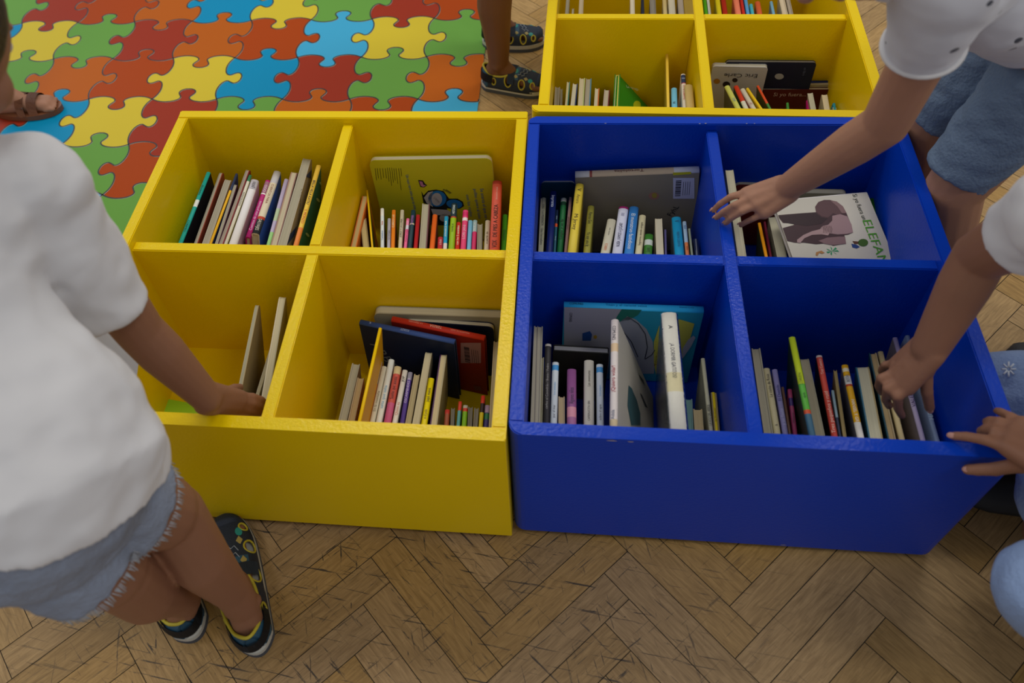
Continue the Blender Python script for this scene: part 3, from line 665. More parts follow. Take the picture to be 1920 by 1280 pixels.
# --- blue bin, front left compartment
big('Bfl',(1057.5,568.5),(1319.5,577.5),.0130,'S','2494c4','1c7a94','8c8c90',CR,'large cyan picture book lettered Titan y el caracol veloz, a snail on its cover',y=.290,lean=3.5,id_='titan')
big('Bfl',(1037,651),(1142,657),.012,'P','6c6c6c','20201c','20201c','8c8c8c','low book with fanned grey pages behind the black spine',z=ZT-.15,lean=2,round_=.003)
row('Bfl', 'in the blue bin, front left', None, [
 (992,609,985,789.5,6,'P',GD,'8c8474','7c7468','9c9484',None,'thin grey book pressed to the left wall'),
 (1005.5,609.5,999,789.5,17,'P',GD,'8f8a78','8a8572','969180',None,'tall thick book of grey pages near the left wall'),
 (1016,668,1012.6,791,8,'P',GD,'84806c','7c7864','8c8874',None,'lower grey pages left of the black spine'),
 (1028,644,1024,792,12,'S','2c2a2c','2c2a2c','222022',CR,[('carlos el Cocodrilo / Busca / Pedro','8c8a88',.45,.005,False,.6)],'black spine with a worn white top',{'bands':((.97,1,'b8b4ac'),)}),
 (1041.7,678,1038,792,13,'S','b8c0c4','b0b8bc','98a0a4',CR,[('Los animales','5c8cb4',.55,.004,False,.3),('por el mar','54545c',.18,.005,False,.2)],'white blue-dotted spine beside the black one',{'bands':((.86,.95,'3c84b8'),)}),
 (1053,741.5,1053,793,10,'P',GD,'8c7c64','84745c','98886c',None,'short tan pages beside the purple spine'),
 (1072,691,1072,793.5,15,'S','7c4878','7c4878','8c5480','a8742c',[('Algunos niños','3c2048',.5,None,False,.3)],'purple and pink striped spine with checked cover',{'bands':((0,.12,'8c5880'),(.12,.3,'b87c8c'),(.3,.36,'7c4878'))}),
 (1104.4,674.5,1104.4,795,16,'S','b0aca0','a8a498','949084',CR,[('Las aventuras','5c584c',.7,.006,False,.25),('CAPERUCITA SIN','54504c',.2,.005,False,.3)],'wide off white spine with grey lettering'),
 (1124.5,682,1125.7,796.5,11,'S','b8c0c4','b0b8bc','98a0a4',CR,[('Los juegos','5c8cb4',.55,.004,False,.3),('sobre el agua','54545c',.2,.005,False,.25)],'white blue-dotted spine beside the tall worn one',{'bands':((.86,.95,'3c84b8'),)}),
 (1151.4,598,1149,798.5,20,'S','b4aca8','b4aca4','a09c94',CR,[('¡Quiero volar!','8c2c38',.42,.008,False,.24),('COMUNES','3c3c48',.86,.007,True,.14),('Adela','5c6474',.1,.007,False,.08)],'worn white slanting book lettered Quiero volar',{'lean':-38,'free':True,'id':'volar','z':ZT-.07,'bands':((0,.06,'a89878'),(.68,.76,'b49c7c'))}),
 (1254.5,585,1273,803,27,'S','b8b6ac','b0aea4','a4a298',CR,[('¡A DORMIR GATITOS!','44444c',.56,.008,True,.3),('A','34343c',.86,.008,True,.03)],'long thick white spine in crinkled clear film',{'z':ZT-.05,'lean':-4,'id':'dormir','bands':((.3,.46,'b4ac88'),)}),
 (1291,746,1293,804,12,'P',GD,'4c6c6c','446464','587874',None,'short teal grey book beside the white film wrapped spine'),
 (1308,765,1311,805.5,15,'P',GD,'9c8c68','94845f','a49470',None,'short tan block of pages'),
 (1319.5,671,1335,806,11,'S','a8a68c','9c9a84','94927c',CR,[('LA VOZ DEL ARBOL','34342c',.2,.006,False,.28)],'tall cream spine near the right wall of its compartment',{}),
 (1342,735,1348.5,806.5,9,'S','b8a414','b09c14','9c8c14',CR,[('los dinosaurios','5c500c',.4,None,False,.5)],'slim yellow spine right of the tall cream one'),
 (1354,735,1361,807,9,'P',GD,'74684c','6c6044','80745c',None,'slim brown pages right of the yellow spine'),
], ymax=.035, damp=.3, leank=.5)
# --- blue bin, front right compartment
row('Bfr', 'in the blue bin, front right', None, [
 (1417,651,1441,811.5,15,'P',GD,'8c8472','84806c','8f8a76',None,'tall grey book of pages, leftmost'),
 (1437,689.5,1457.7,812,12,'S','b8b08c','b0a884','a09878',CR,[('La casita de Rosa','4c4434',.72,.006,False,.36),('a','4c4434',.12,.006,False,.05)],'cream spine lettered La casita de Rosa'),
 (1452.5,691.7,1473,812.5,11,'S','8480ac','7c78a4','6c6894',CR,[('El Duende','3c3c7c',.62,.006,False,.25),('y su flauta','b0b0cc',.25,.006,False,.25)],'lavender spine'),
 (1468,725,1482,813,5,'S','5c4438','544034','8c4c5c',CR,None,'slim brown spine right of the lavender one'),
 (1480,729,1490.5,813,10,'S','8c3458','8c3458','6c5468',CR,[('Milagros','501838',.35,None,False,.3)],'crimson pink spine in a clear jacket',{'bands':((.62,.8,'34205c'),)}),
 (1485,631,1523,814,11,'S','98a81c','122c10','305c10',CR,[('LORIEN','50600c',.55,.005,False,.16),('que','184c20',.38,.005,False,.08)],'tallest book, lime green with a dark cover',{'bands':((0,.2,'34586c'),(.2,.24,'b04828'),(.24,.5,'4c9434')),'z':ZT-.075}),
 (1507.7,669,1538,815,14,'P',GD,'7c7868','74705f','867f6c',None,'grey book of pages right of the lime green spine',{'round':.008}),
 (1536,665.5,1565,816,13,'S','b44034','0c0a0e','8c2c24',CR,[('Tres Cuentos','dca898',.85,.006,False,.2),('Tres pequeños y ruid','dca898',.28,.007,False,.5)],'tall red spine with a black cover',{'bands':((.975,1,'c0b0a8'),)}),
 (1561,731,1575,817,6,'S','7c94a0','748c98','1c2840',CR,None,'slim pale blue spine right of the red one',{'bands':((0,.4,'283048'),)}),
 (1557.7+8,692,1584,817.7,6,'P',GD,'7c6c44','74643c','8c7c54',None,'slim tan pages right of the pale blue spine'),
 (1584,683,1614,819,11,'S','c49410','6c6c7c','202040',CR,[('BOTAS','44444c',.8,.006,False,.1),('HANSEL Y GRETEL','e0d8c0',.3,.006,True,.4)],'golden yellow and white spine',{'bands':((.72,.84,'b8b8b4'),(.69,.72,'a4401c'),(.9,.95,'c8c0a0'),(0,.2,'c8c4bc'))}),
 (1616,682,1642,820,21,'P',GD,'2c5c70','8c7c54','a8a48c',None,'widest cream paged book with a teal cover',{'round':.012}),
 (1636,660,1672,821,12,'P',GD,'103c48','8c7c5c','94805c',None,'tan paged dark teal book beside the hand'),
 (1651.5,658,1692,822.5,13,'S','ac9c70','8c8060','9c8c64',CR,None,'cream spine under the fingers'),
 (1682,632,1735,824.5,14,'S','a094ac','746a68','94889c',CR,[('VALENTINE','3c2c54',.42,.007,False,.25)],'lilac spine being picked by the hand'),
 (1700,628,1756,825.5,13,'S','8494a8','7c8ca0','748498',CR,[('HALO','b8d0d8',.25,.008,False,.2)],'shimmering blue grey spine, rightmost'),
], damp=.25, leank=.6)
# --- yellow bin behind, front left compartment
row('Yfl', 'in the rear yellow bin, front left', None, [
 (1034.6,162.5,1033.7,194.5,7,'P',GD,'70664e','6c624a','7c7258',None,'brownish grey pages at the left wall'),
 (1045,161.5,1043,195,11,'P',GD,'807868','7c7464','868070',None,'grey worn pages second from left'),
 (1054.4,165,1053.5,195,6,'P',GD,'6c6658','68624f','74705f',None,'thin grey pages third from left'),
 (1064.7,152,1061,195.5,8,'P',GD,'a8a07c','38786c','b0a888',None,'cream pages with a teal cover'),
 (1079,155.5,1074.7,195.5,8,'P',GD,'a8a490','1c2c50','aca894',None,'cream pages with a navy cover'),
 (1092,145,1089,196,9,'P',GD,'a49c80','94a068','a89f84',None,'two toned cream pages'),
 (1104,146,1101,196,10,'P',GD,'7c7464','3c6c84','8a8474',None,'grey pages with a blue and purple cover'),
 (1120,164,1118,196,7,'P',GD,'a49c84','a05014','a8a088',None,'short cream pages with an orange cover'),
 (1138.6,166.7,1136,196.6,9,'P',GD,'94897c','581418','98907c',None,'short pages with a maroon cover'),
 (1158,138,1155,197,9,'P','1c6418','1c6418','1c6418','b0a44c',None,'green board book upright left of the slanting one'),
 (1164,137.5,1161,197.6,6,'P','1c6418','9c9470','1f6a10','b4ac90',None,'green board book slanting down to the right',{'lean':-40,'free':True,'id':'green','round':.014}),
 (1250.5,101,1253,199,4.8,'S','c4a438','b49430','b49430',CR,None,'tall thin yellow book'),
 (1265.7,164,1266.6,199.5,15,'S','5c9cb4','5090a8','48849c',CR,[('Pi','1c3440',.2,.007,False,.1)],'fat light blue spine',{'z':ZT-.085}),
 (1280.4,138,1284,199.5,13,'S','b8b0a0','b0a898','9c9484',CR,[('TRAMPOLIN VA','a85040',.42,.006,False,.45),('II','8c98ac',.85,.008,False,.1)],'white spine with a navy top and red lettering',{'z':ZT-.075,'bands':((.72,.97,'142444'),(.7,.72,'9c2434'))}),
 (1301.8,158,1306,199.7,18,'S','a8925c','a08c58','988450',CR,None,'fat beige spine by the divider',{'z':ZT-.065}),
], damp=.2, leank=.45, zmean=ZT-.121)
# --- yellow bin behind, front right compartment
big('Yfr',(1361,114),(1531,115.5),.0085,'P','706c60','10162c','10162c','78746a','navy covered board book facing forward at the back of the rear bin',z=ZT-.095,lean=2,round_=.006,id_='moon')
big('Yfr',(1336,120.5),(1440,123),.0120,'P','a8a8a0','9c9ca0','9c9ca0','a09c8c','white board book lettered Eric Carle facing forward',z=ZT-.098,lean=2,round_=.006,id_='carle')
big('Yfr',(1413,154),(1558.5,151.5),.0060,'S','0c2470','0c2470','0c2470',CR,'royal blue book behind the cream board books',z=ZT-.148,lean=2)
big('Yfr',(1386,160.5),(1565.6,156.5),.0070,'P','a49c80','8c8468','8c8468','b0a88c','cream board book squeezed behind the one lettered Si yo fuera',z=ZT-.150,lean=2,round_=.006)
big('Yfr',(1396,166),(1571.8,166),.0080,'P','a49c80','481410','481410','b0a88c','dark red board book lettered Si yo fuera in white',z=ZT-.155,lean=2,round_=.006,id_='siyo')
row('Yfr', 'in the rear yellow bin, front right', None, [
 (1363,160,1384,201,10,'S','b0b458','54586c','a4a850',CR,[('ARNE','6c8494',.35,.006,False,.15)],'pale yellow green spine with a grey blue cover'),
 (1380,160,1399,201.5,9,'S','a82c14','0c3428','902410',CR,None,'red spine with a dark green cover',{'bands':((0,.3,'b4b4a4'),)}),
 (1392,165.5,1413,201.5,8,'S','b4b09c','aca890','948f78',CR,[('CAP','94504c',.2,None,False,.1)],'white spine right of the red one'),
 (1402,164.5,1427.5,202,7,'S','c8a818','c0a018','a48c14',CR,None,'golden yellow spine'),
 (1434.6,160,1457.6,202,7,'S','b4401c','3c3c18','9c3414',CR,None,'orange red spine with a brown green cover',{'bands':((0,.2,'34702c'),)}),
 (1462,192,1463,203,7,'S','3c7c34','3c7c34','2c6424',CR,None,'tiny green spine tip'),
 (1519.6,187,1521,203,12,'S','a40c5c','a40c5c','8c0c50',CR,None,'short magenta spine'),
 (1527.6,172,1534,203.5,14,'P',GD,'94907c','8c8874','98947f',None,'grey board book right of the magenta spine',{'round':.006}),
 (1548,175,1553,204,15,'P',GD,'a89c7c','a0947a','ada285',None,'cream board book near the right wall',{'round':.006}),
 (1566,200,1566,206,10,'P',GD,'a8a088','a09880','b0a890',None,'low cream pages beside the teal tip'),
 (1574.5,193,1576,205,8,'S','2c8ca0','2c8ca0','247c90',CR,None,'teal tip of a small book, rightmost'),
], ymax=.085, damp=.2, leank=.5)
# --- yellow bin behind, the two rear compartments: only the near ends of the spines are in view
def rear(comp, place_txt, rows):
    x0, x1, y0, y1 = COMP[comp]
    for (u, wpx, kind, sp, rt, top, L, desc) in rows:
        z = ZT + top; a = P(u, 24, z); s_, c = math.sin(YANG), math.cos(YANG)
        lx = a.x * c + a.y * s_; ly = -a.x * s_ + a.y * c
        dirx = Vector((-s_, c, 0)); pn = a - dirx * (ly - y0 - 0.004); pf = pn + dirx * L
        T = (P(u + wpx / 2, 24, z) - P(u - wpx / 2, 24, z)).length * .93
        lean = .35 * math.atan((CL.x - pn.x) / (CL.z - z))
        mw, L_, W = place(pn, pf, T, lean)
        b = make_book('book', label_of(desc, place_txt), 'books ' + place_txt, mw, L_, T, W, kind, sp, rt, rt, 'a8a088' if kind == 'S' else sp)
rear('Ybl', 'in the rear yellow bin, back left', [
 (1063,7,'P','908c7c','807c6c',-.10,.2,'grey pages farthest left'), (1074,4,'P','a8a088','98907c',-.12,.18,'thin cream pages second from left'),
 (1089,9,'P','a89c84','988c74',-.10,.2,'cream pages third from left'), (1186,9,'P','b4ac98','a49c88',-.10,.21,'cream board book in the middle'),
 (1205.5,6,'S','10203c','0c1830',-.11,.2,'slim navy spine'), (1213,5,'P','9c968c','8c867c',-.16,.06,'small grey pages right of the navy spine'),
 (1224.5,12,'P','706c64','64605a',-.11,.2,'dark grey pages'), (1236,7,'P','34384c','2c3044',-.15,.1,'low slate blue book'),
 (1247.7,9,'S','b8a878','a89868',-.11,.2,'cream lettered spine'), (1260.6,13,'P','b4b0a0','a4a090',-.10,.2,'off white book of pages'),
 (1277.5,11,'P','a49c94','948c84',-.10,.2,'pinkish grey pages'), (1291.5,12,'P','8c7c4c','7c6c44',-.10,.2,'tan spine by the divider')])
rear('Ybr', 'in the rear yellow bin, back right', [
 (1324,7,'S','3c8c14','2c7010',-.10,.2,'bright green spine'), (1330.5,5,'P','b4b4a8','a4a498',-.11,.2,'slim white pages'), (1338,6,'P','806c4c','705c40',-.16,.08,'short tan pages'),
 (1349,10,'S','b4a814','a09414',-.10,.2,'acid yellow spine'), (1360,10,'S','8c1410','78100c',-.10,.2,'deep red spine'), (1370,8,'S','4c9474','3c8060',-.15,.08,'short mint green spine'),
 (1384.5,12,'S','c46c54','b46048',-.10,.2,'salmon spine'), (1394.5,6,'S','a41c18','901814',-.10,.2,'slim bright red spine'), (1402.5,7,'S','4484b4','38749c',-.10,.2,'medium blue spine'),
 (1411,7,'S','3c9cac','308c9c',-.11,.18,'turquoise spine'), (1424.5,11,'S','b4502c','a04424',-.11,.19,'burnt orange spine'), (1435,8,'S','94343c','842c34',-.16,.07,'short rose red spine'),
 (1443.5,6,'S','4c7474','3c6464',-.19,.05,'tiny grey teal spine'), (1450.5,6,'S','6494b0','5884a0',-.11,.19,'powder blue spine'), (1459.5,9,'P','7c7868','706c5c',-.13,.12,'low grey pages'),
 (1471.5,11,'P','ac9f88','9c9078',-.10,.2,'cream book of pages'), (1483,8,'P','8c8274','7c7264',-.10,.2,'grey book leaning by the cream one'), (1520.5,11,'P','948f84','84807a',-.17,.07,'lone grey book at the right')])
# ------------------------------------------------------------------ pictures and lettering on the covers
def fuv(b, u, v, side=1):
    L, T, W = b['L_'], b['T_'], b['W_']; m = b.matrix_world.inverted(); o = m @ CL
    d = (m.to_3x3() @ (RC @ Vector(((u - PX) / F, -(v - PY) / F, -1)))); k = (side * T / 2 - o.x) / d.x; q = o + d * k
    return (q.y, q.z) if side > 0 else (L - q.y, q.z)
def decal(b, name, col, pts, side=1, layer=0, m=None):
    bm = bmesh.new(); bm.faces.new([bm.verts.new((*p, 0.0002 * layer)) for p in pts]); bm.normal_update()
    for f in bm.faces:
        if f.normal.z < 0: f.normal_flip()
    L, W = b['L_'], b['W_']
    for v in bm.verts: v.co.x = min(max(v.co.x, 0.0005), L - .0005); v.co.y = min(max(v.co.y, 0.0005), W - .0008)
    bmesh.ops.triangulate(bm, faces=bm.faces[:])
    return side_mesh(b, name, bm, m or paper(col), side)
def pdecal(b, name, col, px, side=1, layer=0): return decal(b, name, col, [fuv(b, u, v, side) for u, v in px], side, layer)
def pdisc(b, name, col, u, v, ru, rv, side=1, layer=0, rot=0, n=22):
    return pdecal(b, name, col, disc(u, v, ru, rv, n, rot), side, layer)
def ptext(b, s, col, u, v, h, rot=0, side=1, name='cover_title', wmax=None):
    cx, cy = fuv(b, u, v, side); return side_text(b, s, col, side, cx, cy, h, rot, name, wmax)
def barcode(b, u0, u1, v0, v1, lab='a4a6b4', bar='14141c', side=1):
    q = [fuv(b, *p, side) for p in ((u0, v0), (u1, v0), (u1, v1), (u0, v1))]; o = decal(b, 'library_label', lab, q, side, 1); o['label'] = 'pale library label with a barcode'
    bm = bmesh.new(); x0 = q[0][0] * .86 + q[1][0] * .14; x1 = q[0][0] * .6 + q[1][0] * .4; n = 16
    for i in range(n):
        y = q[3][1] + (q[0][1] - q[3][1]) * (.12 + .76 * i / n); hh = (q[0][1] - q[3][1]) / n * random.choice((.3, .45, .6))
        flat(bm, [(x0, y), (x1, y), (x1, y + hh), (x0, y + hh)], .0004)
    for k in range(4):
        x = q[0][0] + (q[1][0] - q[0][0]) * (.5 + .1 * k); flat(bm, [(x, q[3][1] * .85 + q[0][1] * .15), (x + .0007, q[3][1] * .85 + q[0][1] * .15), (x + .0007, q[0][1] * .8 + q[3][1] * .2), (x, q[0][1] * .8 + q[3][1] * .2)], .0004)
    side_mesh(b, 'barcode', bm, paper(bar), side)
b = BOOKS['olive']
bm = bmesh.new()
for k, (u, v0, v1) in enumerate([(703, 315, 338), (707, 315, 334), (712, 315, 336), (717, 315, 333), (722, 315, 334), (726, 314, 340), (730, 314, 348), (734, 314, 342), (738, 315, 338), (742, 315, 344), (747, 315, 356), (751, 315, 330)]):
    p0, p1 = fuv(b, u, v0), fuv(b, u + (v1 - v0) * .12, v1); flat(bm, [(p0[0], p0[1]), (p1[0], p1[1]), (p1[0] + .0009, p1[1]), (p0[0] + .0009, p0[1])][::-1], .0002)
bm.normal_update()
for f in bm.faces:
    if f.normal.z < 0: f.normal_flip()
side_mesh(b, 'small_print', bm, paper('3c4010'), 1)
ptext(b, 'Un ruso raro mira que se cree', '1c4c88', 771, 360, .0085, -88, wmax=.085)
ptext(b, 'Se acerca el que no es', '1c4c88', 908, 385, .0095, -88, wmax=.085)
ptext(b, 'pollito quiere al lobo', '1c4c88', 895, 382, .0085, -88, wmax=.075)
ptext(b, 'con los ruidos', '1c4c88', 880, 385, .0085, -88, wmax=.055)
pdecal(b, 'bird_drawing', '101418', [(790, 358), (794, 366), (803, 357), (818, 355), (832, 358), (842, 372), (858, 372), (868, 378), (870, 386), (862, 391), (846, 391), (838, 390), (840, 402), (852, 410), (852, 422), (800, 422), (796, 400), (806, 385), (794, 380)], layer=0)
pdecal(b, 'bird_body', '8c8c94', [(795, 370), (803, 360), (812, 358), (808, 376), (812, 388), (800, 380)], layer=1)
pdisc(b, 'bird_hood', '14599c', 820, 372, 17, 15, layer=1); pdisc(b, 'bird_face', '8c8c98', 819, 373, 10, 12, layer=2)
pdisc(b, 'bird_beak', '14599c', 852, 382, 15, 8.2, layer=1, rot=.12)
pdecal(b, 'bird_neck', '8c8c94', [(808, 391), (838, 393), (849, 399), (840, 404), (812, 402)], layer=1)
pdisc(b, 'bird_foot', '8c8c94', 833, 408, 9, 7, layer=1)
ptext(b, 'VVM', '141820', 818, 374, .008, -60, name='bird_scribble')
ptext(b, 'effffff', '141820', 838, 358, .0085, -42, name='bird_sound')
pdecal(b, 'butterfly_drawing', '101418', [(784, 337), (793, 338), (797, 344), (801, 347), (795, 351), (788, 350)], layer=0)
pdecal(b, 'butterfly_wing', '8c5c88', [(786, 339), (792, 340), (794, 346), (799, 347), (794, 350), (789, 348)], layer=1)
# cyan snail book
b = BOOKS['titan']
pdecal(b, 'grey_cover_panel', '80808a', [(1057, 572), (1158, 572), (1172, 578), (1158, 600), (1146, 640), (1140, 700), (1057, 700)], layer=0)
pdecal(b, 'leaf_drawing', '1c5c50', [(1166, 575), (1204, 576), (1196, 590), (1178, 600), (1160, 602), (1152, 612), (1156, 594)], layer=1)
pdecal(b, 'snail_drawing', '7c8088', [(1158, 606), (1176, 592), (1192, 598), (1212, 616), (1224, 640), (1228, 680), (1226, 700), (1205, 700), (1160, 640)], layer=1)
for k, pp in enumerate(([(1178, 593), (1197, 606), (1210, 625), (1214, 650), (1209, 672)], [(1160, 607), (1170, 622), (1184, 640), (1196, 668)], [(1210, 672), (1222, 664), (1228, 655)])):
    side_mesh(b, 'snail_outline', (lambda bb: (tube(bb, [(*fuv(b, *q), .0005) for q in pp], .0006, 5), bb)[1])(bmesh.new()), paper('20242c'), 1)
pdecal(b, 'title_banner', '9c9c40', [(1275, 598), (1302, 606), (1292, 640), (1270, 690), (1262, 718), (1246, 726), (1232, 716), (1226, 680), (1226, 640), (1236, 610), (1252, 596)], layer=2)
ptext(b, 'aracol veloz', '6c2418', 1238, 655, .017, -90, wmax=.085)
pdecal(b, 'hand_drawing', '8c909c', [(1300, 628), (1304, 632), (1296, 648), (1282, 668), (1278, 672), (1280, 652), (1290, 636)], layer=3)
pdecal(b, 'publisher_emblem', '1c3c70', [(1092, 624), (1106, 620), (1110, 626), (1108, 638), (1092, 638)], layer=1); pdisc(b, 'emblem_star', '8c7024', 1116, 631, 4, 4, layer=1, n=5)
ptext(b, 'COMUNES', '24242c', 1070, 594, .006, -90, name='handwritten_note', wmax=.022)
b['H_'] = 0.0; spine_text(b, 'Titán y el caracol veloz', '14507c', .45, .006, False, .36); spine_text(b, 'COMUNES', '14242c', .09, .006, False, .1); spine_text(b, 'Daniel Coty', '14507c', .88, .004, False, .12)
for nm in ('titan', 'tortololita', 'teresa', 'navychalk'): pass
# grey brown book
b = BOOKS['tortololita']
def flip_text(b, s, col, frac, size, length, inset=0.0):   # lettering on a horizontal spine, upside down for the viewer
    L, T, W = b['L_'], b['T_'], b['W_']; bm = text_bm(s, 1.0); xs = [v.co.x for v in bm.verts]; wd = max(xs) - min(xs)
    bmesh.ops.scale(bm, vec=(L * length / wd, size, 1), verts=bm.verts); bmesh.ops.rotate(bm, matrix=Matrix.Rotation(-math.pi / 2, 3, 'Z'), verts=bm.verts)
    bmesh.ops.translate(bm, vec=(0, L * frac, W + .0005), verts=bm.verts); link_mesh('spine_title', bm, paper(col), b)
flip_text(b, 'Tortololita', '54281c', .44, .0095, .24)
barcode(b, 1262, 1302, 333, 372)
pdisc(b, 'flower_smudge', '8c6458', 1226, 367, 10, 7, layer=0); pdisc(b, 'flower_centre', '8c7c34', 1227, 366, 5, 5, layer=1)
pdecal(b, 'yellow_strip', 'a8a41c', [(1262, 321), (1296, 319), (1296, 326), (1262, 328)], layer=1)
ptext(b, 'FyhL', '14141c', 1262, 395, .014, 60, name='handwritten_note')
b = BOOKS['teresa']
flip_text(b, 'TERESA', 'd8a898', .48, .0066, .13); flip_text(b, 'LA PRINCESA', 'c88878', .26, .004, .15); flip_text(b, 'MARGARITA DEL MAZO', 'c88878', .74, .004, .2)
barcode(b, 864, 902, 642, 680, '80606c', '1c1424'); pdecal(b, 'blue_stamp', '5c2c34', [(888, 722), (902, 724), (904, 732), (890, 731)], layer=1)
b = BOOKS['navychalk']
flip_text(b, 'KOKEY', '98a8c8', .48, .0062, .09); flip_text(b, 'K', '98a8c8', .11, .005, .02)
ptext(b, 'ARBO', '5c6474', 722, 668, .026, -62); 
b = BOOKS['carle']
ptext(b, 'Eric Carle', '2c2c34', 1389, 141, .0125, 180, wmax=.062)
for u, v, r, c in ((1344, 152, 6, '8c6420'), (1362, 158, 7, '1c1418'), (1378, 150, 5, '241c1c')): pdisc(b, 'cover_spot', c, u, v, r, r * .8, layer=1)
b = BOOKS['moon']
pdisc(b, 'moon_drawing', '84888c', 1461, 143, 8.5, 5.5, layer=1); ptext(b, 'un libro', '4c5470', 1508, 134, .007, -88, wmax=.018)
pdecal(b, 'pale_edge', '8c8860', [(1531, 124), (1535, 125), (1527, 150), (1522, 150)], layer=1)
b = BOOKS['siyo']
ptext(b, 'Si yo fuera...', 'a89890', 1481, 177, .012, 0, wmax=.062)
b = BOOKS['volar']
b['x'] = 0
pdecal(b, 'leaf_drawing', '2c4c54', [(1178, 722), (1184, 728), (1194, 752), (1200, 775), (1200, 797), (1183, 797), (1176, 760)], layer=1)
for q in ([(1196, 700), (1201, 712), (1209, 724), (1206, 713)], [(1199, 736), (1203, 740), (1214, 765), (1209, 762)]): pdecal(b, 'brush_stroke', '34383c', q, layer=1)
b = BOOKS['green']
ptext(b, 'La oruga', '9cb088', 1185, 165, .009, -52, wmax=.05); pdisc(b, 'yellow_spot', '8c9410', 1194, 197, 7, 8, layer=1)
b = BOOKS['bella']
for u, v in ((602, 345), (596, 375), (576, 440)): pdisc(b, 'white_wave', '8ca4a4', u, v, 5, 2.2, layer=1, rot=.9)
b = BOOKS['bluecream']
pdecal(b, 'blue_shape', '1c3468', [(575, 305), (584, 318), (583, 335), (574, 322)], layer=1); pdecal(b, 'blue_shape', '1c3468', [(543, 412), (556, 424), (552, 440), (537, 438)], layer=1)
ptext(b, 'caracol', '2c3040', 562, 385, .012, 62, wmax=.06)
# the elephant book, reclining on the books behind it
gE = big('Bbr', (1570, 375), (1648, 374), .010, 'P', '8c8870', '1c5410', '1c5410', 'a8a38e', 'green board book sticking out beneath the elephant book', z=ZT-.122, zR=ZT-.135, lean=74, W=.19, round_=.012)
b = big('Bbr', (1446, 377), (1622, 361), .010, 'S', 'bcb8b4', 'a8a498', 'bab6b2', CR, 'white picture book with an elephant photo lettered Si yo fuera un ELEFANTE', z=ZT-.100, zR=ZT-.111, lean=78, W=.20, id_='elephant')
EL = [(1453, 404), (1500, 400), (1530, 398), (1528, 388), (1534, 379), (1545, 375), (1556, 375), (1568, 378), (1580, 387), (1587, 400), (1591, 410), (1596, 421), (1599, 436), (1590, 440), (1583, 441), (1586, 457), (1572, 459), (1562, 461), (1552, 456), (1530, 458), (1508, 455), (1490, 455), (1474, 452), (1468, 440), (1464, 428), (1488, 422), (1490, 419), (1468, 418), (1456, 410)]
o = pdecal(b, 'elephant_photo', '38262a', EL, layer=1); o['label'] = 'cut-out photograph of a brown elephant'
pdecal(b, 'elephant_ear', '4c3638', [(1530, 398), (1528, 388), (1534, 379), (1545, 375), (1556, 376), (1566, 380), (1574, 390), (1578, 400), (1570, 404), (1562, 400), (1552, 408), (1540, 406)], layer=2)
pdecal(b, 'elephant_ear_fold', '6c5454', [(1556, 376), (1568, 378), (1580, 387), (1587, 400), (1578, 400), (1570, 388)], layer=3)
pdecal(b, 'elephant_head', '80686a', [(1560, 405), (1575, 402), (1588, 406), (1596, 421), (1599, 436), (1588, 439), (1570, 440), (1556, 438), (1536, 431), (1542, 424), (1552, 422), (1560, 414)], layer=3)
pdecal(b, 'elephant_trunk', '8c7474', [(1556, 436), (1538, 430), (1522, 434), (1506, 441), (1494, 450), (1494, 455), (1500, 456), (1508, 447), (1522, 441), (1540, 440), (1552, 442)], layer=4)
pdecal(b, 'elephant_mouth', '6c5456', [(1534, 452), (1550, 446), (1572, 444), (1584, 444), (1586, 457), (1562, 460), (1545, 457)], layer=3)
pdecal(b, 'elephant_back', '2a1c20', [(1454, 406), (1500, 401), (1528, 399), (1540, 408), (1552, 410), (1540, 420), (1512, 424), (1492, 421), (1470, 417)], layer=2)
for k in range(6):
    u = 1542 + k * 3; side_mesh(b, 'trunk_crease', (lambda bb: (tube(bb, [(*fuv(b, u + dx, v_), .0009) for dx, v_ in ((0, 424), (2.5, 430), (1, 437))], .00035, 4), bb)[1])(bmesh.new()), paper('5c484a'), 1)
ptext(b, 'Si yo fuera un', '2c3020', 1611, 388, .0110, -90, wmax=.050)
ptext(b, 'ELEFANTE', '3c7c1c', 1646, 468, .021, -90, wmax=.112)
pdisc(b, 'tree_crown', '34501c', 1618, 455, 9.5, 7, layer=1); pdecal(b, 'tree_trunk', '4c3020', [(1598, 452), (1610, 453), (1610, 457), (1602, 458)], layer=1)
pdecal(b, 'blue_figure', '1c3464', [(1596, 457), (1606, 459), (1612, 463), (1606, 466), (1598, 464)], layer=1)
for a in range(7):
    t = a * .9; pdecal(b, 'palm_leaf', '1c7c50', [(1560, 471), (1560 + 11 * math.cos(t) - 1, 471 + 7 * math.sin(t) - 2), (1560 + 11 * math.cos(t) + 2, 471 + 7 * math.sin(t) + 1)], layer=1 )
pdecal(b, 'palm_trunk', '94683c', [(1530, 473), (1540, 470), (1546, 474), (1541, 476), (1536, 474), (1532, 480), (1529, 478)], layer=1)
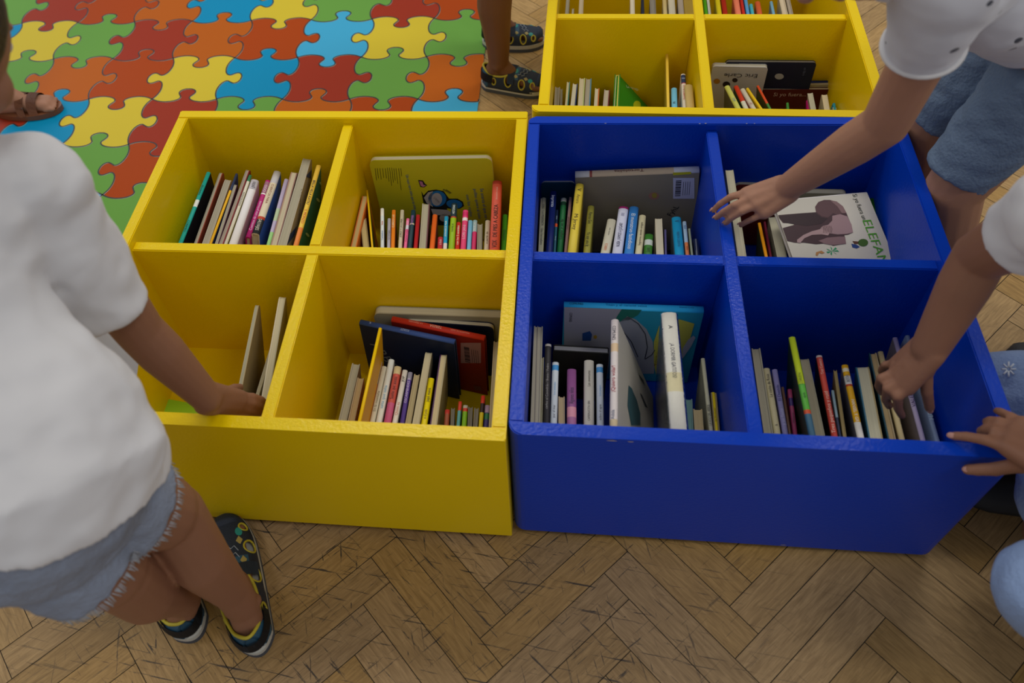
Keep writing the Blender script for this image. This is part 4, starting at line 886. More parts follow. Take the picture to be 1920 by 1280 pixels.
# transparent film round the thick white spine: a clear jacket
film = bpy.data.materials.new('clear_film'); film.use_nodes = True; nt = film.node_tree; pb_ = nt.nodes['Principled BSDF']
pb_.inputs['Transmission Weight'].default_value = 1; pb_.inputs['Roughness'].default_value = .12; pb_.inputs['IOR'].default_value = 1.12
n_ = nt.nodes.new('ShaderNodeTexNoise'); n_.inputs['Scale'].default_value = 170; bp_ = nt.nodes.new('ShaderNodeBump'); bp_.inputs['Strength'].default_value = .9; bp_.inputs['Distance'].default_value = .002
tc_ = nt.nodes.new('ShaderNodeTexCoord'); nt.links.new(tc_.outputs['Object'], n_.inputs['Vector']); nt.links.new(n_.outputs['Fac'], bp_.inputs['Height']); nt.links.new(bp_.outputs[0], pb_.inputs['Normal'])
b = BOOKS['dormir']; L, T, W = b['L_'], b['T_'], b['W_']
bm = bmesh.new(); out, inn = U_profile(T + .002, W + .001, .0004, .004); prof = out
r0 = [bm.verts.new((x, .001, max(z, .002))) for x, z in prof]; r1 = [bm.verts.new((x, L - .001, max(z, .002))) for x, z in prof]
for i in range(len(prof) - 1): bm.faces.new((r0[i + 1], r0[i], r1[i], r1[i + 1]))
link_mesh('clear_jacket', bm, film, b)
# sheet of paper lying over the rim, and the lime booklet on the compartment floor
bm = bmesh.new(); q = [P(92, 612, ZT + .034), P(268, 622, ZT + .018), P(252, 737, ZT + .008), P(78, 706, ZT + .022)]
c0 = sum(q, Vector()) / 4
g = 8; vs = [[bm.verts.new((q[0].lerp(q[1], i / g)).lerp(q[3].lerp(q[2], i / g), j / g) - c0 + Vector((0, 0, .004 * math.sin(i / g * 3.1)))) for i in range(g + 1)] for j in range(g + 1)]
for j in range(g):
    for i in range(g): bm.faces.new((vs[j + 1][i], vs[j + 1][i + 1], vs[j][i + 1], vs[j][i]))
bmesh.ops.solidify(bm, geom=bm.faces[:], thickness=.0003)
tag(link_mesh('paper_sheet', bm, mat('plain_paper', (.62, .62, .66, 1), .7), None, Matrix.Translation(c0)), 'blank pale grey sheet of paper over the left rim of the front yellow bin', 'paper')
q = [P(305, 800, ZF), P(322, 752, ZF), P(395, 790, ZF)]; c0 = q[1].copy(); c0.z = ZF + .0005
bm = bmesh.new(); f0 = Vector((.085, -.012, 0)); f1 = Vector((-.012, -.085, 0))
prism(bm, [(0, 0), (f1.x, f1.y), (f1.x + f0.x, f1.y + f0.y), (f0.x, f0.y)], 0, .003)
c0 = P(318, 750, ZF); c0.z = ZF + .0003
c0.y = max(c0.y, .106); c0.x = min(c0.x, -.45)
tag(link_mesh('booklet', bm, paper('84b41c'), None, Matrix.Translation(c0)), 'lime green booklet lying on the floor of the front left yellow compartment', 'booklet')

# ------------------------------------------------------------------ people
from mathutils import noise
M_SKIN = mat('skin_tan', (0.29, 0.135, 0.078, 1), 0.55, bump=0.08, bscale=260, var=0.05, vscale=25, spec=0.35)
M_SKIN2 = mat('skin_light_tan', (0.40, 0.20, 0.125, 1), 0.55, bump=0.08, bscale=260, var=0.05, vscale=25, spec=0.35)
M_SKIN3 = mat('skin_brown', (0.19, 0.080, 0.040, 1), 0.55, bump=0.08, bscale=260, var=0.05, vscale=25, spec=0.3)
for m_ in (M_SKIN, M_SKIN2, M_SKIN3):
    pb2 = m_.node_tree.nodes['Principled BSDF']; pb2.inputs['Subsurface Weight'].default_value = 0.06; pb2.inputs['Subsurface Radius'].default_value = (0.006, 0.002, 0.001); pb2.inputs['Subsurface Scale'].default_value = 1
M_NAIL = mat('fingernail', (0.48, 0.24, 0.19, 1), 0.35)
M_HAIR = mat('dark_hair', (0.012, 0.008, 0.006, 1), 0.45, bump=0.6, bscale=180)
M_TEE = mat('white_cotton', (0.68, 0.675, 0.69, 1), 0.85, bump=0.3, bscale=25, sheen=0.2, detail=2)
M_DENIM = mat('light_denim', (0.25, 0.29, 0.38, 1), 0.85, bump=0.6, bscale=220, var=0.22, vscale=22)
M_DENIM2 = mat('blue_denim', (0.13, 0.19, 0.29, 1), 0.85, bump=0.6, bscale=220, var=0.2, vscale=14)
M_DENIM3 = mat('pale_blue_denim', (0.24, 0.34, 0.56, 1), 0.85, bump=0.5, bscale=220, var=0.12, vscale=14)
M_NAVY = mat('sandal_navy', (0.012, 0.022, 0.045, 1), 0.6, bump=0.3, bscale=600)
M_TEALS = mat('sandal_blue', (0.02, 0.085, 0.15, 1), 0.6)
M_PIPE = mat('sandal_yellow', (0.50, 0.42, 0.03, 1), 0.55)
M_AQUA = mat('sandal_aqua', (0.02, 0.30, 0.27, 1), 0.5)
M_SAND = mat('sandal_sand', (0.42, 0.33, 0.10, 1), 0.5)
M_MID = mat('midsole_white', (0.55, 0.54, 0.48, 1), 0.6)
M_OUT = mat('outsole_grey', (0.07, 0.08, 0.10, 1), 0.7)
M_BROWN = mat('brown_leather', (0.20, 0.070, 0.028, 1), 0.45, bump=0.2, bscale=200)
M_STRAP = mat('sandal_slate', (0.035, 0.05, 0.075, 1), 0.6)
def V(x): return Vector(x)
def cap(bm, p0, p1, r0, r1, n=16, flat0=False, flat1=False, lat=None, ratio=1.0):
    """tapered limb piece from p0 to p1; lat/ratio make it oval; rounded or flat ends"""
    p0, p1 = V(p0), V(p1); ax = (p1 - p0); Ln = ax.length; ax.normalize()
    lx = (lat - ax * lat.dot(ax)).normalized() if lat is not None else ax.orthogonal().normalized(); ly = ax.cross(lx)
    st = []
    if flat0: st += [(0, r0 * .01), (0, r0)]
    else: st += [(-r0 * math.cos(a), max(r0 * math.sin(a), r0 * .02)) for a in [i * math.pi / 12 for i in range(0, 6)]] + [(0, r0)]
    if flat1: st += [(Ln, r1), (Ln, r1 * .01)]
    else: st += [(Ln, r1)] + [(Ln + r1 * math.sin(a), max(r1 * math.cos(a), r1 * .02)) for a in [i * math.pi / 12 for i in range(1, 7)]]
    rings = [[bm.verts.new(p0 + ax * s + (lx * math.cos(t) + ly * math.sin(t) * ratio) * r) for t in [2 * math.pi * k / n for k in range(n)]] for s, r in st]
    for A, B in zip(rings, rings[1:]):
        for k in range(n): bm.faces.new((A[k], A[(k + 1) % n], B[(k + 1) % n], B[k]))
    bm.faces.new(rings[0][::-1]); bm.faces.new(rings[-1])
def loft(bm, st, lat, n=24):
    """closed tube through stations (centre, lateral radius, depth radius)"""
    rings = []; lat0 = lat
    for i, s_ in enumerate(st):
        c, a, b_ = s_[:3]; lat = s_[3] if len(s_) > 3 else lat0
        c = V(c); p = V(st[max(0, i - 1)][0]); q = V(st[min(len(st) - 1, i + 1)][0]); ax = (q - p).normalized()
        lx = (lat - ax * lat.dot(ax)).normalized(); ly = ax.cross(lx)
        rings.append([bm.verts.new(c + lx * math.cos(t) * a + ly * math.sin(t) * b_) for t in [2 * math.pi * k / n for k in range(n)]])
    for A, B in zip(rings, rings[1:]):
        for k in range(n): bm.faces.new((A[k], A[(k + 1) % n], B[(k + 1) % n], B[k]))
    bm.faces.new(rings[0][::-1]); bm.faces.new(rings[-1])
def ball(bm, c, rx, ry=None, rz=None, R=None, n=14):
    ry = ry or rx; rz = rz or rx
    M = Matrix.Translation(V(c)) @ (R.to_4x4() if R else Matrix()) @ Matrix.Diagonal((rx, ry, rz, 1))
    bmesh.ops.create_uvsphere(bm, u_segments=n + 4, v_segments=n, radius=1, matrix=M)
def chain(bm, pts):
    for (p, r), (q, s) in zip(pts, pts[1:]): cap(bm, p, q, r, s)
def remesh(name, bm, m, parent, voxel, smooth=4, wrinkle=0, wscale=(18, 18, 18), seed=0, inv=None):
    if inv is not None: bm.transform(inv)
    me = bpy.data.meshes.new(name); bm.to_mesh(me); bm.free(); me.materials.append(m)
    o = bpy.data.objects.new(name, me); C.objects.link(o)
    md = o.modifiers.new('r', 'REMESH'); md.mode = 'VOXEL'; md.voxel_size = voxel
    sm = o.modifiers.new('s', 'SMOOTH'); sm.factor = 0.5; sm.iterations = smooth
    dg = bpy.context.evaluated_depsgraph_get(); me2 = bpy.data.meshes.new_from_object(o.evaluated_get(dg))
    o.modifiers.clear(); o.data = me2; bpy.data.meshes.remove(me)
    if wrinkle:
        nn = [v.normal.copy() for v in me2.vertices]; out = []
        for v, n_ in zip(me2.vertices, nn):
            c = v.co; q = Vector((c.x * wscale[0] + seed, c.y * wscale[1], c.z * wscale[2]))
            f = noise.noise(q) + 0.5 * noise.noise(q * 2.1) - 0.6 * abs(noise.noise(q * 1.3 + Vector((9, 3, 1))))
            out.extend(c + n_ * f * wrinkle)
        me2.vertices.foreach_set('co', out); me2.update()
    if not me2.materials: me2.materials.append(m)
    for p in me2.polygons: p.use_smooth = True; p.material_index = 0
    if parent: o.parent = parent
    return o
def finger(bm, pts, r0, r1):
    n = len(pts)
    for i in range(n - 1):
        a = r0 + (r1 - r0) * i / (n - 1); b_ = r0 + (r1 - r0) * (i + 1) / (n - 1); cap(bm, pts[i], pts[i + 1], a, b_, 12)
    for i in range(1, n - 1):                       # knuckle swellings
        rr = (r0 + (r1 - r0) * i / (n - 1)) * 1.07; ball(bm, pts[i], rr, n=8)
def hand(bm, wrist, wr, fingers, thumb, palm_r=.0088, thick=Vector((0, 0, -.006)), fr=.0066):
    """fingers: joint lists starting at the knuckle"""
    kn = [V(f[0]) for f in fingers]; wrist = V(wrist)
    lat = (kn[0] - kn[-1]).normalized()
    for i, k in enumerate(kn):                      # metacarpals
        w0 = wrist + lat * wr * .55 * (1 - 2 * i / (len(kn) - 1)); cap(bm, w0, k, wr * .62, palm_r, 12)
        cap(bm, w0 + thick, k + thick * .7, wr * .5, palm_r * .8, 12)
    for a, b_ in zip(kn, kn[1:]):
        cap(bm, a, b_, palm_r * .95, palm_r * .95, 10); m1 = a.lerp(wrist, .4); m2 = b_.lerp(wrist, .4); cap(bm, m1, m2, palm_r * 1.1, palm_r * 1.1, 10); cap(bm, m1.lerp(wrist, .5), m2.lerp(wrist, .5), palm_r * 1.2, palm_r * 1.2, 10)
    for i, f in enumerate(fingers):
        k = 1 - .10 * (i in (3,)) ; finger(bm, [V(p) for p in f], fr * 1.08 * k, fr * .84 * k)
    if thumb:
        t = [V(p) for p in thumb]; cap(bm, wrist.lerp(t[0], .3), t[0], wr * .7, fr * 1.45, 12); finger(bm, t, fr * 1.35, fr * 1.0)
def nails(root, inv, fingers, up, r=.0045):
    for f in fingers:
        a, b_ = V(f[-2]), V(f[-1]); d = (b_ - a).normalized(); n = (up - d * up.dot(d)).normalized(); lx = d.cross(n)
        R = Matrix((lx, d, n)).transposed(); bm = bmesh.new(); ball(bm, b_ + d * .0012 + n * r * .80, r * .78, r * 1.0, r * .35, R, 8); bm.transform(inv)
        link_mesh('fingernail', bm, M_NAIL, root, smooth=True)
def head(root, inv, body, c, fwd, up, r=.078, skin=None, hair=True):
    """head shapes into the body mesh; hair, eyes as children"""
    fwd = fwd.normalized(); up = (up - fwd * up.dot(fwd)).normalized(); lx = fwd.cross(up); R = Matrix((lx, fwd, up)).transposed()
    c = V(c); w_ = lambda x, y, z: c + lx * x * r + fwd * y * r + up * z * r
    ball(body, w_(0, -.05, .12), r * .93, r * 1.08, r * 1.05, R); ball(body, w_(0, .22, -.38), r * .72, r * .72, r * .72, R)
    ball(body, w_(0, .62, -.86), r * .26, r * .22, r * .2, R)
    for s in (-1, 1):
        ball(body, w_(s * .42, .55, -.42), r * .32, r * .3, r * .3, R); ball(body, w_(s * .93, -.02, -.12), r * .10, r * .2, r * .27, R)
    cap(body, w_(0, .94, .0), w_(0, 1.12, -.26), r * .09, r * .14, 10); ball(body, w_(0, .92, .28), r * .5, r * .14, r * .12, R)
    ball(body, w_(0, .93, -.52), r * .26, r * .10, r * .07, R); ball(body, w_(0, .91, -.61), r * .22, r * .10, r * .07, R)
    for s in (-1, 1):
        bm = bmesh.new(); ball(bm, w_(s * .36, .86, .06), r * .15, r * .12, r * .11, R, 10); bm.transform(inv); e = link_mesh('eye', bm, mat('eye_white', (.6, .6, .58, 1), .2), root, smooth=True)
        bm = bmesh.new(); ball(bm, w_(s * .36, .955, .06), r * .07, r * .04, r * .075, R, 8); bm.transform(inv); link_mesh('iris', bm, mat('iris_brown', (.03, .015, .01, 1), .2), e, smooth=True)
        bm = bmesh.new(); tube(bm, [inv @ w_(s * (.2 + .09 * k), .98 - .02 * k * k, .30 + (.03 if k in (1, 2) else 0)) for k in range(4)], r * .03, 6); link_mesh('eyebrow', bm, M_HAIR, root, smooth=True)
    if hair:
        hb = bmesh.new(); ball(hb, w_(0, -.16, .24), r * 1.02, r * 1.10, r * 1.08, R); ball(hb, w_(0, -.35, -.15), r * .95, r * .85, r * .85, R)
        for k in range(60):
            a = random.uniform(0, 6.28); t = random.uniform(.0, 1.35); d = Vector((math.sin(t) * math.cos(a), math.sin(t) * math.sin(a) - .2, math.cos(t) + .1)).normalized()
            p_ = w_(d.x * 1.0, d.y * 1.12 - .16, d.z * 1.06 + .22); q_ = w_(d.x * 1.04 + .05, d.y * 1.2 - .2 + .1 * math.cos(a), d.z * 1.06 + .08)
            cap(hb, p_, q_, r * .09, r * .03, 6)
        remesh('hair', hb, M_HAIR, root, .004, 2, inv=inv)
def sandal(root, inv, heel, toe, side, width=.068, scale_h=1.0):
    """closed-toe trekking sandal: sole, uppers with cut-outs and piping, straps; heel/toe are floor points"""
    heel, toe = V(heel), V(toe); heel.z = toe.z = 0; d = (toe - heel); L = d.length; d.normalize(); n = Vector((-d.y, d.x, 0)) * side      # n points to the outer side
    T = inv @ Matrix(((d.x, n.x, 0, heel.x), (d.y, n.y, 0, heel.y), (0, 0, 1, root_z[0]), (0, 0, 0, 1)))
    K = L / .19
    def hw(u):                                   # half width along the foot
        return width / .068 * (.0235 * min(1, math.sqrt(max(0, u) / .10)) if u < .1 else .0235 + (.0335 - .0235) * math.sin(min(1, (u - .1) / .6) * math.pi / 2) if u < .7 else .0335 * math.sqrt(max(0.0, 1 - ((u - .7) / .3) ** 2)) ** .9)
    def cen(u): return .004 * math.sin(u * 3.0) * -1
    out = []; N = 30
    for i in range(N + 1): u = i / N; u = .5 - .5 * math.cos(math.pi * u); out.append((u * L, cen(u) + hw(u)))
    for i in range(N - 1, 0, -1): u = i / N; u = .5 - .5 * math.cos(math.pi * u); out.append((u * L, cen(u) - hw(u)))
    def off(pts, k):
        cx = L / 2; return [(cx + (x - cx) * (1 + k / (L / 2)), y * (1 + k / .03)) for x, y in pts]
    sd = bpy.data.objects.new('sandal', None); C.objects.link(sd); sd.parent = root; sd.matrix_local = T; sd.empty_display_size = .01
    bm = bmesh.new(); prism(bm, off(out, .0035), 0, .009); link_mesh('outsole', bm, M_OUT, sd)
    bm = bmesh.new(); prism(bm, off(out, .003), .009, .019); es = [e for e in bm.edges if min(e.verts[0].co.z, e.verts[1].co.z) > .018]; bmesh.ops.bevel(bm, geom=es, offset=.003, segments=3, affect='EDGES'); link_mesh('midsole', bm, M_MID, sd)
    def top(u):                                  # height of the upper
        return (.018 + (.046 if u < .3 else .046 - .024 * (u - .3) / .7) * scale_h) if u < .9 else (.018 + .0297 * scale_h * math.sqrt(max(0.02, 1 - ((u - .9) / .1) ** 2)))
    def S(u, v, k=0):                            # v: 0 outer sole edge .. 1 inner sole edge
        a = math.pi * v; h = top(u) - .016; e = .8
        cc = math.copysign(abs(math.cos(a)) ** e, math.cos(a)); y = cen(u) + (hw(u) + .001 + k) * cc; z = .014 + (h + k) * abs(math.sin(a)) ** .75; x = u * L
        if u < .1: x = x
        return Vector((x, y, z))
    holes = [(.22, .10, .034, .06), (.45, .17, .055, .12), (.665, .17, .048, .12), (.83, .20, .032, .09), (.22, .90, .034, .06), (.45, .83, .055, .12), (.665, .83, .048, .12), (.83, .80, .032, .09)]
    def opening(u, v): return .03 < u < .50 and abs(v - .5) < .30 * math.sqrt(max(0, 1 - ((u - .26) / .24) ** 2)) + .0
    bm = bmesh.new(); NU, NV = 70, 48; grid = [[bm.verts.new(S(.012 + .976 * i / NU, j / NV)) for j in range(NV + 1)] for i in range(NU + 1)]
    for i in range(NU):
        for j in range(NV):
            u = .012 + .976 * (i + .5) / NU; v = (j + .5) / NV
            if opening(u, v) or any(((u - a) / c_) ** 2 + ((v - b_) / e_) ** 2 < 1 for a, b_, c_, e_ in holes): continue
            f = bm.faces.new((grid[i][j], grid[i + 1][j], grid[i + 1][j + 1], grid[i][j + 1])); f.smooth = True
            f.material_index = 1 if u < .12 or (.52 < u < .60 and .25 < v < .75) else 0
    kv = [v for v in grid[0]]; f = bm.faces.new(kv[::-1]); f.material_index = 1
    kv = [v for v in grid[-1]]; f = bm.faces.new(kv); f.material_index = 0
    bmesh.ops.delete(bm, geom=[v for v in bm.verts if not v.link_faces], context='VERTS'); bmesh.ops.solidify(bm, geom=bm.faces[:], thickness=.0018)
    up_ = link_mesh('upper', bm, [M_NAVY, M_TEALS], sd)
    def ring(fn, n_, nm='piping', r=.0017, m_=M_PIPE):
        bm = bmesh.new(); tube(bm, [fn(2 * math.pi * k / n_) for k in range(n_)], r, 6, True); link_mesh(nm, bm, m_, sd, smooth=True)
    for a, b_, c_, e_ in holes: ring(lambda t: S(a + c_ * math.cos(t), min(.985, max(.015, b_ + e_ * math.sin(t))), .001), 22)
    ring(lambda t: S(.26 + .235 * math.cos(t), .5 + .295 * math.sin(t), .001), 40, 'collar_piping', .0026)
    def patch(u0, v0, ru, rv, m_, nm, n_=14, a0=0, k=.0022):
        bm = bmesh.new(); vs = [bm.verts.new(S(u0 + ru * math.cos(t + a0), v0 + rv * math.sin(t + a0), k)) for t in [2 * math.pi * q / n_ for q in range(n_)]]; cv = bm.verts.new(S(u0, v0, k + .0006))
        for q in range(n_): bm.faces.new((cv, vs[q], vs[(q + 1) % n_]))
        link_mesh(nm, bm, m_, sd, smooth=True)
    for u0, v0 in ((.56, .33), (.72, .34), (.56, .68), (.72, .66)): patch(u0, v0, .035, .05, M_SAND, 'sand_patch', 4)
    for u0, v0 in ((.545, .47), (.79, .32), (.79, .68)): patch(u0, v0, .035, .055, M_AQUA, 'aqua_patch')
    patch(.16, .27, .03, .03, M_PIPE, 'orange_patch', 6)
    for u0, u1 in ((.585, .60), (.64, .655)):
        bm = bmesh.new(); tube(bm, [S(u0 + (u1 - u0) * k + (.03 if k % 2 else 0), .38 + .04 * k, .0025) for k in range(7)], .0007, 5); link_mesh('lace_print', bm, mat('lace_print', (.35, .4, .45, 1), .5), sd)
    def band(u0, u1, va, vb, m_, nm, k=.004, slant=0):
        bm = bmesh.new(); n_ = 22; A = [bm.verts.new(S(u0 + slant * q / n_, va + (vb - va) * q / n_, k)) for q in range(n_ + 1)]; B = [bm.verts.new(S(u1 + slant * q / n_, va + (vb - va) * q / n_, k)) for q in range(n_ + 1)]
        for q in range(n_): bm.faces.new((A[q], B[q], B[q + 1], A[q + 1])).smooth = True
        bmesh.ops.solidify(bm, geom=bm.faces[:], thickness=.0016); link_mesh(nm, bm, m_, sd)
    band(.44, .54, .12, .80, M_STRAP, 'hook_strap', slant=.0)
    # heel strap round the back
    bm = bmesh.new(); n_ = 24; pts = []
    for q in range(n_ + 1):
        a = math.pi * q / n_; x = L * .20 - math.sin(a) * (L * .20 + .0045); y = cen(.1) + math.cos(a) * (hw(.2) + .0045); pts.append((x, y))
    lo = [bm.verts.new((x, y, .030)) for x, y in pts]; hi = [bm.verts.new((x + .002, y * .88, .050)) for x, y in pts]
    for q in range(n_): bm.faces.new((lo[q], lo[q + 1], hi[q + 1], hi[q])).smooth = True
    bmesh.ops.solidify(bm, geom=bm.faces[:], thickness=.003); link_mesh('heel_strap', bm, M_STRAP, sd)
    return T
root_z = [0.0]
def foot(bm, heel, toe, ank, w_=.022, base=.012):
    heel, toe = V(heel), V(toe); h = heel.lerp(toe, .14); h.z = base + .022; mid = heel.lerp(toe, .5); mid.z = base + .020; t = heel.lerp(toe, .84); t.z = base + .016
    ball(bm, h, w_ * 1.0); d = (toe - heel).normalized(); n = Vector((-d.y, d.x, 0)); z0 = Vector((0, 0, 1))
    cap(bm, h, mid, w_, w_ * .95); cap(bm, mid, t, w_ * .95, w_ * .62, lat=n, ratio=.7)
    cap(bm, V(ank), mid + Vector((0, 0, .006)), w_ * .98, w_ * .78)
    for s in (-1, 1): cap(bm, mid + n * s * .006, t + n * s * .010, w_ * .75, w_ * .6)
    cap(bm, V(ank), h, w_ * 1.05, w_ * 1.0); ball(bm, V(ank) + n * .016, .011); ball(bm, V(ank) - n * .016, .011)
    for k in range(5):                             # toes
        s = -.020 + .010 * k; p_ = t + n * s + Vector((0, 0, -.004)); cap(bm, p_, p_ + d * (.020 - abs(k - 1) * .002), .0078 if k == 0 else .0062, .0062 if k == 0 else .005, 8)
def person_root(label, at):
    return thing('person', label, 'person', Matrix.Translation(V(at)))
UP = Vector((0, 0, 1))
def shoe(root, inv, heel, d):
    bm = bmesh.new(); c0 = inv @ heel; d = d.normalized(); n = Vector((-d.y, d.x, 0))
    st = [(0, .020, .035), (.03, .028, .062), (.07, .030, .06), (.11, .031, .042), (.15, .032, .034), (.185, .024, .028), (.20, .008, .018)]
    rings = []
    for x, w_, h_ in st: rings.append([bm.verts.new(c0 + d * x + n * w_ * cx + Vector((0, 0, h_ * cz + .001))) for cx, cz in ((-1, 0), (-1.05, .35), (-.75, .8), (0, 1), (.75, .8), (1.05, .35), (1, 0))])
    for A, B in zip(rings, rings[1:]):
        for q in range(7): bm.faces.new((A[q], A[(q + 1) % 7], B[(q + 1) % 7], B[q])).smooth = True
    bm.faces.new(rings[0][::-1]); bm.faces.new(rings[-1]); bmesh.ops.recalc_face_normals(bm, faces=bm.faces[:]); link_mesh('shoe', bm, mat('shoe_charcoal', (.03, .032, .036, 1), .7), root)
# ---- the child at the left, seen from behind and above, reaching into the yellow bin
def child_left():
    root = person_root('child in white T-shirt and denim shorts reaching into the yellow bin, far left', (-.40, -.15, 0)); inv = root.matrix_world.inverted()
    b = bmesh.new()
    aR, kR = P(455, 1135, .078), P(322, 965, .33); aL, kL = P(345, 1125, .078), P(222, 1078, .33); hR, hL = P(112, 915, .50), P(30, 975, .50)
    hr, tr = P(490, 1226, 0), P(428, 978, 0); hl, tl = P(372, 1196, 0), P(250, 1010, 0)
    for a, k, h, he, to in ((aR, kR, hR, hr, tr), (aL, kL, hL, hl, tl)):
        c = k.lerp(a, .38); back = Vector((.0, -.008, 0)); chain(b, [(h, .054), (k.lerp(h, .15), .045), (k, .038), (c + back, .037), (k.lerp(a, .8), .026), (a, .0235)]); foot(b, he, to, a, .0215, .014)
    ch = P(-60, 430, .66); nk = P(-110, 235, .76); hc = P(-175, 75, .84)
    loft(b, [(P(65, 930, .51), .075, .06), (P(-50, 690, .59), .076, .06), (P(-95, 540, .63), .078, .058), (P(-85, 430, .66), .082, .055), (P(-80, 330, .70), .05, .04), (nk, .033, .033)], Vector((1, -.1, .1)))
    cap(b, P(-60, 330, .71), hc, .034, .034)
    sh, el, wr = P(75, 365, .68), P(262, 620, .48), P(388, 746, .345)
    cap(b, ch, sh, .05, .038); chain(b, [(sh, .038), (sh.lerp(el, .6), .032), (el, .0275), (el.lerp(wr, .3), .028), (wr, .0195)])
    # left arm forward, hidden behind the body
    shl = P(-230, 420, .68); ell = shl + Vector((-.05, .12, -.10)); wl = P(5, 660, .39); 
    cap(b, ch, shl, .05, .038); chain(b, [(shl, .036), (ell, .027), (wl, .019)])
    f1 = [[P(452, 742, .295), P(474, 744, .280), P(490, 749, .262), P(496, 754, .245)], [P(452, 751, .292), P(474, 756, .276), P(488, 762, .257), P(494, 768, .240)], [P(447, 761, .288), P(468, 767, .27), P(481, 773, .250), P(486, 778, .234)], [P(438, 769, .283), P(456, 777, .265), P(466, 783, .247), P(470, 788, .233)]]
    th1 = [P(425, 735, .30), P(440, 728, .275), P(450, 726, .255)]
    hand(b, wr, .0195, f1, th1, .0086, fr=.0058)
    fl = [[wl + Vector((.05 + .0 * k, .03 - .014 * k, -.008)), wl + Vector((.07, .032 - .016 * k, -.016)), wl + Vector((.082, .032 - .016 * k, -.030))] for k in range(4)]
    hand(b, wl, .018, fl, [wl + Vector((.02, .035, 0)), wl + Vector((.045, .045, -.008)), wl + Vector((.06, .046, -.012))])
    head(root, inv, b, hc, Vector((.1, .75, -.65)), Vector((.1, .65, .75)), .083)
    remesh('body', b, M_SKIN, root, .0026, 5, inv=inv)
    nails(root, inv, f1[:2], UP)
    # shirt
    s = bmesh.new(); lat = Vector((1, -.12, .1)); latH = (P(288, 850, .52) - P(0, 1095, .52)).normalized(); latM = (lat.normalized() + latH).normalized()
    loft(s, [(P(84, 925, .515), .118, .098, latH), (P(76, 880, .54), .118, .098, latH), (P(45, 805, .565), .108, .090, latH), (P(-45, 690, .60), .096, .080, latM), (P(-98, 560, .64), .093, .076), (P(-92, 430, .675), .100, .07), (P(-80, 340, .72), .085, .058), (P(-95, 275, .755), .05, .045)], lat, 36)
    cap(s, P(-70, 400, .68), P(60, 355, .69), .062, .055); cap(s, P(50, 352, .69), P(205, 582, .535), .054, .047, 20, flat1=True)
    cap(s, P(-70, 400, .68), shl, .06, .052); cap(s, shl, shl + (ell - shl) * .8, .052, .044, flat1=True)
    remesh('shirt', s, M_TEE, root, .0042, 5, .0055, (16, 16, 22), 3, inv)
    # denim shorts, frayed hems
    t = bmesh.new()
    loft(t, [(P(72, 900, .545), .096, .078), (P(82, 935, .515), .102, .082), (P(92, 960, .485), .100, .08), (P(105, 975, .45), .07, .06)], latH, 28)
    cap(t, P(125, 915, .49), P(252, 948, .405), .062, .060, 22, flat1=True); cap(t, P(40, 990, .49), P(170, 1062, .405), .064, .058, 22, flat1=True)
    remesh('shorts', t, M_DENIM, root, .004, 3, .003, (40, 40, 40), 1, inv)
    # fringe of loose threads at the hems
    fb = bmesh.new()
    for c0, ax, r in ((P(252, 948, .405), (P(252, 948, .405) - P(130, 905, .50)).normalized(), .057), (P(170, 1062, .405), (P(170, 1062, .405) - P(40, 985, .50)).normalized(), .055)):
        lx = ax.orthogonal().normalized(); ly = ax.cross(lx)
        for k in range(150):
            a = 2 * math.pi * k / 150 + random.uniform(-.02, .02); p_ = c0 + (lx * math.cos(a) + ly * math.sin(a)) * r; q_ = p_ + ax * random.uniform(.003, .010) + Vector((random.uniform(-1, 1), random.uniform(-1, 1), 0)) * .002
            tube(fb, [inv @ (p_ - ax * .004), inv @ q_], .0006, 4)
    tag(link_mesh('frayed_hem', fb, mat('denim_thread', (.42, .45, .5, 1), .9), root), kind='stuff')
    sandal(root, inv, hr, tr, -1, .070); sandal(root, inv, hl, tl, 1, .070)
child_left()
